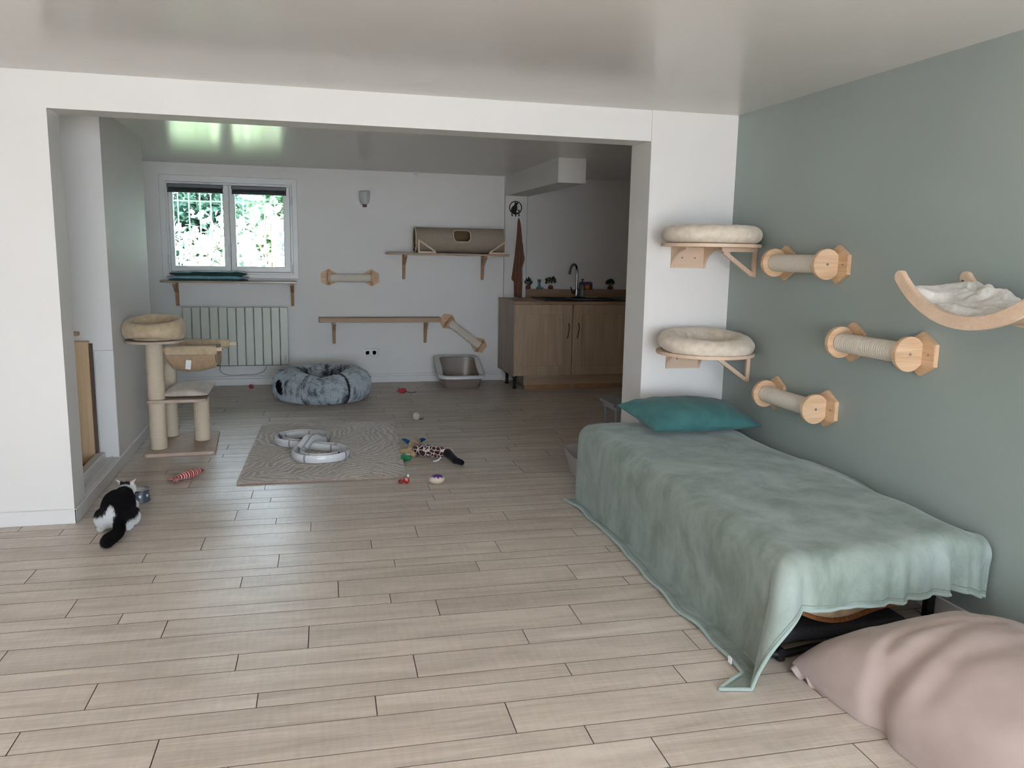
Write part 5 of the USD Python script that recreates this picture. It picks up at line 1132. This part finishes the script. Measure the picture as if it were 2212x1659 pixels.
# ------------------------------------------------------------------ cat at its bowl
def cat():
    t = thing('cat', 'black and white cat crouching with its back to us by the left baseboard', 'cat', (-.93, 4.28, 0))
    o = np.array([-.93, 4.28, 0])
    K = .89
    def p(x, y, z, r): return ((o[0] + x, o[1] + y, z), r)
    chains = [
        [p(.0, -.060, .098, .078), p(.0, .030, .112, .086), p(.002, .105, .110, .070), p(.004, .155, .112, .052)],               # trunk
        [p(-.052, -.055, .070, .056), p(-.060, .0, .060, .052)], [p(.052, -.055, .068, .056), p(.062, .0, .058, .052)],          # thighs folded beside the body
        [p(-.068, -.040, .026, .020), p(-.074, -.088, .018, .0155), p(-.076, -.060, .016, .014)], [p(.066, -.040, .026, .020), p(.070, -.088, .018, .0155), p(.074, -.060, .016, .014)],  # hind feet
        [p(-.040, .135, .080, .034), p(-.046, .150, .035, .018), p(-.046, .178, .014, .0135)], [p(.044, .135, .080, .034), p(.050, .150, .035, .018), p(.050, .178, .014, .0135)],      # forelegs
        [p(.004, .140, .128, .050), p(.008, .185, .148, .040), p(.012, .205, .156, .037)],                                        # neck
        [p(.012, .212, .158, .041), p(.018, .235, .150, .038)], [p(.020, .258, .128, .021), p(.022, .268, .120, .016)],          # skull, muzzle lowered to the bowl
        [p(.012, -.110, .085, .034), p(.036, -.140, .066, .027)],                                                                 # root of the tail
        [p(.030, -.140, .062, .025), p(.046, -.180, .046, .024), p(.044, -.220, .034, .025), p(.030, -.265, .029, .027), p(.016, -.310, .028, .029), p(.014, -.345, .028, .027)]]
    for s, ex, ez in ((-1, -.046, .212), (1, .066, .214)):   # ears
        chains.append([p(.010 + s * .024, .212, .186, .013), p((ex + .010 + s * .024) / 2, .210, .199, .0075), p(ex, .206, ez, .0018)])
    b = blob(chains, .0085, 7)
    V = np.array(b.vertices); V[:, 2] = np.maximum(V[:, 2], .001); b.vertices = V
    piv = np.array([o[0] + .003, o[1] + .10, 0])
    shrink = lambda P: piv + (P - piv) * np.array([K * .97, K, K])
    def colour(V):
        x, y, z = V[:, 0] - o[0], V[:, 1] - o[1], V[:, 2]
        nz = fbm(V * 45, 2, 6) * .016
        zb = np.interp(x + nz, [-.14, -.10, -.06, -.034, -.012, .004, .020, .040, .075, .12], [.082, .088, .100, .124, .160, .150, .104, .062, .060, .088]) + nz
        white = (z < zb) & (y < .02)
        white |= (z < .060 + nz) & (y >= -.02)
        white |= (y > .125) & (z < .135 + nz)                                   # chest and sides of the neck
        white |= (x > .060) & (y > .06) & (z < .128 + nz)                       # right shoulder
        white |= (y > .168 + nz) & (y < .192 + nz)                              # nape streak
        head = y > .186
        crown = head & (np.abs(x - .002) < .030 + nz) & (z > .172) & (y < .245)
        white = np.where(head, ~crown, white)
        tail = (y < -.138) & (z < .105) & (x > -.042) & (x < .09) & ~((y > -.165) & (x < .006 + nz))
        white &= ~tail
        return white
    w = colour(V)
    tint = np.where(w[:, None], np.array([.90, .91, .93]), np.array([.010, .010, .012]))
    ear = (V[:, 2] > .19) & (V[:, 1] - o[1] > .19)
    tint = np.where((ear & w)[:, None], np.array([.62, .47, .46]), tint)
    b2 = b.copy(); b2.vertices = shrink(np.array(b.vertices)); part('body', b2, tinted('cat_coat', .8, .15, .1), t, smooth=True, tint=tint)
    for s in (-1, 1):
        e = np.array([o[0] + .020 + s * .020, o[1] + .262, .152])
        part('eye', trimesh.creation.icosphere(2, .0052).apply_translation(shrink(e)), plain('cat_eye', (.25, .30, .05), .1), t, smooth=True)
    part('nose', trimesh.creation.icosphere(2, .004).apply_translation(shrink(np.array([o[0] + .023, o[1] + .284, .122]))), plain('cat_nose', (.5, .25, .24), .4), t, smooth=True)
    for s in (-1, 1):
        for k in range(3):
            a = shrink(np.array([o[0] + .022 + s * .010, o[1] + .276, .118 + .003 * k]))
            part('whisker', tube([a, a + [s * .03, .004, .004 * (k - 1) + .004], a + [s * .052, -.006, .008 * (k - 1)]], [.0006, .0005, .0002], 5), LABEL, t)
    def lay(P, N):
        x, y, z = P[:, 0] - o[0], P[:, 1] - o[1], P[:, 2]
        d = np.stack([x * 2.2, np.full(len(P), -.8), np.full(len(P), -.55)], 1)
        tl = y < -.16
        return np.where(tl[:, None], np.stack([0 * x - .2, 0 * x - 1, 0 * x], 1), d)
    pts, P, N = fur_points(b, 42000, .019, lay, 23, .30)
    hd = (P[:, 1] - o[1] > .19); ft = P[:, 2] < .022; tl = P[:, 1] - o[1] < -.15
    sc = np.where(hd, .42, 1.0) * np.where(ft & ~tl, .35, 1.0) * np.where(tl, 1.05, 1.0)
    pts = pts[:, :1] + (pts - pts[:, :1]) * sc[:, None, None]
    ok = pts[:, :, 2].min(1) > .001
    w = colour(P)
    earp = (P[:, 2] > .192) & hd
    strands('white_fur', shrink(pts)[ok & w & ~earp], [.0009, .0008, .0006, .0002], M('white_hair', {'p': ('principled_bsdf', {'base_color': (.96, .96, .97), 'roughness': .6, 'specular_ior_level': .2})}, []), t)
    strands('black_fur', shrink(pts)[ok & ~w & ~earp], [.0009, .0008, .0006, .0002], M('black_hair', {'p': ('principled_bsdf', {'base_color': (.008, .008, .010), 'roughness': .55, 'specular_ior_level': .2})}, []), t)
cat()
BC = (-.902, 4.706)
t = thing('food_bowl', 'slate blue metal bowl with white marks and dry food beside the cat', 'bowl', (BC[0], BC[1], 0))
part('bowl', lathe([(.001, .0006), (.050, .0006), (.052, .003), (.0455, .060), (.050, .0655), (.050, .068), (.0455, .067), (.040, .060), (.044, .012), (.001, .010)], (*BC, 0), 40), plain('slate_enamel', (.055, .075, .105), .35), t, smooth=30)
part('steel_liner', lathe([(.0505, .0662), (.0515, .0690), (.049, .0702), (.0445, .0675), (.0395, .058), (.0435, .016), (.001, .0145)], (*BC, 0), 40), METAL, t, smooth=30)
rng = np.random.default_rng(2)
kib = []
for k in range(150):
    a, r = rng.random() * 6.28, .038 * rng.random() ** .5
    m = trimesh.creation.icosphere(1, .0048); m.apply_scale([1, 1, .6]); m.apply_translation((BC[0] + r * math.cos(a), BC[1] + r * math.sin(a), .034 + .006 * rng.random())); kib.append(m)
part('dry_food', kib + [lathe([(.001, .018), (.0425, .018), (.0405, .033), (.001, .036)], (*BC, 0), 24)], speckle('kibble', (.13, .06, .02), (.26, .13, .05), 90, .8), t, kind='stuff')
def paw(a, z, s):
    """a printed paw mark on the bowl's side"""
    ms = []
    for dx, dz, r in ((0, 0, .0050), (-.0065, .0055, .0022), (-.0022, .0082, .0023), (.0022, .0082, .0023), (.0065, .0055, .0022)):
        aa = a + dx / .05; zz = z + dz; R = .052 - .0065 * (zz - .003) / .057 + .0003
        d = np.array([math.cos(aa), math.sin(aa), 0]); ms.append(cyl(np.array([BC[0], BC[1], zz]) + d * (R - .001), np.array([BC[0], BC[1], zz]) + d * (R + .0006), r * s, 10))
    return ms
for a in (-1.40, -.55, -2.3, .3): part('paw_mark', U(paw(a, .034, 1.1)), LABEL, t)

# ------------------------------------------------------------------ small toys on the floor
# red striped fish
def sweep_toy(a, b, radii, flat=1.0, n=60, k=28, bend=(0, 0, 0)):
    a, b = np.array(a, float), np.array(b, float); s = np.linspace(0, 1, n)
    P = a + (b - a) * s[:, None] + np.array(bend)[None] * (np.sin(np.pi * s))[:, None]
    r = np.interp(s, np.linspace(0, 1, len(radii)), radii)
    if len(radii) > 3:
        from scipy.interpolate import PchipInterpolator
        r = PchipInterpolator(np.linspace(0, 1, len(radii)), radii)(s)
    d, u, v = frame_of(b - a); th = np.arange(k) * 2 * np.pi / k
    side = np.array([d[1], -d[0], 0]); side /= np.linalg.norm(side)
    up = np.cross(side, d); up = up if up[2] > 0 else -up
    rings = P[:, None] + r[:, None, None] * (np.cos(th)[None, :, None] * side + flat * np.sin(th)[None, :, None] * up)
    return rings, s
FISH = tinted('fish_cloth', .8, .15, .2, .2, 300)
t = thing('fish_toy', 'red and white striped cloth fish toy on the floor by the cat tree', 'cat toy', (-.72, 5.12, 0))
rg_, s_ = sweep_toy((-.762, 5.075, .022), (-.628, 5.225, .026), [.012, .022, .029, .031, .028, .020, .003], .85)
rg_[..., 2] = np.maximum(rg_[..., 2], .0008)
stripe = (np.sin(s_ * 2 * np.pi * 13) > .45) & (s_ < .84)
tn = np.where(stripe[:, None, None], np.array([.80, .62, .58]), np.array([.36, .018, .018])) * np.ones((1, 28, 1))
m = loft(rg_); tn = np.vstack([tn.reshape(-1, 3), [[.4, .03, .03]] * 2]); part('body', m, FISH, t, smooth=True, tint=tn)
for e in ((-.822, 5.098, .010), (-.768, 5.022, .010)):
    rg_, s_ = sweep_toy((-.757, 5.080, .020), e, [.011, .016, .019, .016, .004], .45, 30, 18)
    rg_[..., 2] = np.maximum(rg_[..., 2], .0008); stripe = (np.sin(s_ * 2 * np.pi * 6) > .55)
    tn = np.where(stripe[:, None, None], np.array([.80, .62, .58]), np.array([.36, .018, .018])) * np.ones((1, 18, 1))
    part('tail_fin', loft(rg_), FISH, t, smooth=True, tint=np.vstack([tn.reshape(-1, 3), [[.4, .03, .03]] * 2]))
# giraffe-pattern toy
t = thing('giraffe_toy', 'giraffe-patterned soft toy with tan head and black tail right of the rug', 'cat toy', (.82, 5.38, 0))
rg_, s_ = sweep_toy((.706, 5.452, .043), (.925, 5.292, .045), [.020, .041, .043, .043, .041, .036, .012], 1.0, 110, 60)
P_ = rg_.reshape(-1, 3); rngc = np.random.default_rng(9)
u_ = np.repeat(s_ * .27, 60); a_ = np.tile(np.arange(60) * 2 * np.pi / 60, 110)
cell = np.stack([rngc.random(90) * .27, rngc.random(90) * 2 * np.pi], 1)
dd = np.hypot(u_[:, None] - cell[:, 0], np.angle(np.exp(1j * (a_[:, None] - cell[:, 1]))) * .042); dd.sort(1)
line = dd[:, 1] - dd[:, 0] < .0040
tn = np.where(line[:, None], np.array([.62, .50, .46]), np.array([.040, .014, .016]))
part('body', loft(rg_), tinted('giraffe_cloth', .85, .1, .2), t, smooth=True, tint=np.vstack([tn, tn[:1], tn[-1:]]))
TANT = plush('toy_tan', (.42, .30, .17), (.50, .37, .22), 60, .2, .2); BLUET = plush('toy_blue', (.010, .05, .13), (.02, .08, .19), 60, .2, .2)
hd = blob([[((.765, 5.69, .040), .036), ((.735, 5.60, .044), .040), ((.712, 5.53, .038), .030), ((.690, 5.46, .032), .029)], [((.690, 5.46, .026), .025), ((.635, 5.478, .022), .021)], [((.690, 5.46, .026), .025), ((.700, 5.405, .021), .020)]], .008, 6)
hd.vertices[:, 2] = np.maximum(hd.vertices[:, 2], np.where(hd.vertices[:, 0] < .648, .0195, .0008)); hp = part('head', hd, TANT, t, smooth=True)
part('neck_band', orient(prism(Point(0, 0).buffer(.0405, 24).difference(Point(0, 0).buffer(.034, 24)), .012, .001), (.727, 5.572, .0385), (.92, -.40, 0), (0, 0, 1), (-.40, -.92, 0)), plain('lilac_band', (.42, .40, .52), .7), hp)
for c_ in ([((.700, 5.628, .050), .016), ((.672, 5.640, .066), .012), ((.655, 5.650, .072), .005)], [((.772, 5.650, .052), .016), ((.800, 5.640, .066), .012), ((.815, 5.632, .068), .005)]):
    part('ear', blob([c_], .006, 4), BLUET, hp, smooth=True)
part('white_tag', bx(.762, .786, 5.705, 5.720, .058, .070, .003), LABEL, hp)
bk = blob([[((.918, 5.292, .045), .032), ((.935, 5.235, .035), .026), ((.950, 5.170, .026), .024), ((.985, 5.130, .020), .018)]], .008, 5)
bk.vertices[:, 2] = np.maximum(bk.vertices[:, 2], .0008); part('tail', bk, plush('toy_black', (.006, .006, .008), (.012, .012, .014), 60, .1, .3), t, smooth=True)
part('strap', tube(smooth_path([(.875, 5.300, .020), (.845, 5.268, .006), (.815, 5.258, .003)], 12), [.005] * 12, 8), LABEL, t, smooth=True)
part('seam_trim', tube(smooth_path([(.918, 5.345, .058), (.940, 5.318, .075), (.955, 5.292, .055)], 14), [.004] * 14, 8), plain('cream_trim', (.6, .5, .4), .8), t, smooth=True)
# green oval toy
GRN = plain('green_cloth', (.012, .19, .065), .5)
def ellipsoid(c, r, rot=0.0, sub=3):
    m = trimesh.creation.icosphere(sub, 1.0); m.apply_scale(r); m.apply_transform(trimesh.transformations.rotation_matrix(rot, [0, 0, 1])); m.apply_translation(c); return m
t = thing('oval_toy', 'green oval toy with white print beside the right edge of the rug', 'cat toy', (.628, 5.30, 0))
part('body', ellipsoid((.640, 5.300, .0285), (.047, .026, .024), -.95), GRN, t, smooth=True)
for dx, dy in ((-.004, .004), (.008, -.016)):
    a = np.linspace(-.6, 3.6, 14); part('print_mark', tube(np.stack([.646 + dx + .007 * np.cos(a), 5.284 + dy + .007 * np.sin(a), .0505 + .0035 * np.sin(a)], 1), .0024, 6), LABEL, t)
# red and pink sweet-shaped toy
t = thing('bow_toy', 'small red and pink bow-shaped toy at the near right corner of the rug', 'cat toy', (.568, 4.78, 0))
RED = plain('red_satin', (.40, .012, .012), .35)
part('body', ellipsoid((.576, 4.775, .021), (.018, .028, .020), .2), RED, t, smooth=True)
part('pink_patch', [ellipsoid((.575, 4.765, .030), (.010, .020, .0135), .2, 2)], plain('pink_satin', (.62, .26, .30), .4), t, smooth=True)
a = np.linspace(0, 2 * np.pi, 24, endpoint=False)
part('loop', tube(np.stack([.552 + .012 * np.cos(a) - .006, 4.805 + .028 * np.sin(a), .008 + .004 * np.cos(a)], 1), .0045, 8, closed=True), RED, t, smooth=True)
part('white_tag', orient(prism(sbox(0, 0, .010, .016), .001), (.585, 4.80, .034), (1, 0, 0), (.1, .5, .86), (0, -.86, .5)), LABEL, t)
# cream oval toy with purple print
t = thing('pebble_toy', 'cream oval toy with a purple splash on top, on the bare floor', 'cat toy', (.757, 4.738, 0))
part('body', ellipsoid((.757, 4.738, .0285), (.050, .038, .028), 0, 4), plain('cream_cloth', (.58, .48, .38), .8), t, smooth=True)
spl = Polygon([(-.037, .004), (-.022, .012), (-.008, .019), (.012, .018), (.030, .012), (.038, .003), (.026, .0), (.030, -.010), (.014, -.008), (.004, -.017), (-.008, -.008), (-.024, -.010), (-.020, -.001)])
pts = np.array(spl.buffer(.0015).segmentize(.003).exterior.coords)[:-1]
pm_ = trimesh.creation.triangulate_polygon(spl.buffer(.0015).segmentize(.003), engine='earcut') if False else prism(spl.buffer(.0015).segmentize(.003), .0016)
pm_ = as_mesh(pm_).subdivide_to_size(.006); v_ = np.array(pm_.vertices); up_ = v_[:, 2] > .0008
v_[:, 1] = v_[:, 1] * 1.15 - .014; v_[:, 2] = .0285 + .028 * np.sqrt(np.clip(1 - (v_[:, 0] / .050) ** 2 - (v_[:, 1] / .038) ** 2, .02, 1)) + np.where(up_, .0010, -.0008); v_[:, :2] += [.757, 4.738]
pm_.vertices = v_; part('purple_print', pm_, plain('purple_cloth', (.10, .035, .20), .6), t, smooth=30)
# mice and balls
t = thing('mouse_toy', 'pink-red toy mouse with a thin tail near the taupe litter tray', 'cat toy', (.92, 7.95, 0))
REDM = plush('red_felt', (.42, .045, .06), (.50, .07, .085), 80, .2, .2)
part('body', sweep_toy and loft(np.maximum(sweep_toy((.870, 7.955, .020), (.962, 7.945, .024), [.004, .018, .027, .027, .010], .9, 30, 20)[0], [-9, -9, .0008])), REDM, t, smooth=True)
part('tail', tube(smooth_path([(.960, 7.945, .016), (.99, 7.94, .004), (1.03, 7.95, .003), (1.062, 7.965, .003)], 20), .0026, 6), plain('dark_cord', (.03, .02, .02), .7), t, smooth=True)
for dy in (-.014, .014): part('ear', ellipsoid((.892, 7.95 + dy, .042), (.004, .009, .010), 0, 2), REDM, t, smooth=True)
t = thing('ball_mouse_toy', 'off-white furry ball toy with a dark tail behind the rug', 'cat toy', (.885, 6.63, 0))
part('ball', ellipsoid((.882, 6.622, .034), (.031, .034, .0335)), plush('white_felt', (.62, .56, .49), (.70, .64, .57), 80, .3, .3), t, smooth=True)
part('tail', tube(smooth_path([(.905, 6.62, .012), (.925, 6.64, .005), (.950, 6.68, .004), (.957, 6.695, .006)], 16), [.005] * 12 + [.004, .003, .002, .001], 8), plain('grey_felt', (.14, .12, .11), .8), t, smooth=True)
solo('toy_ball', ellipsoid((-.532, 8.41, .0215), (.0205, .0205, .0205)), plain('magenta_rubber', (.36, .03, .12), .5), 'small magenta ball on the floor in front of the radiator', 'ball', smooth=True)
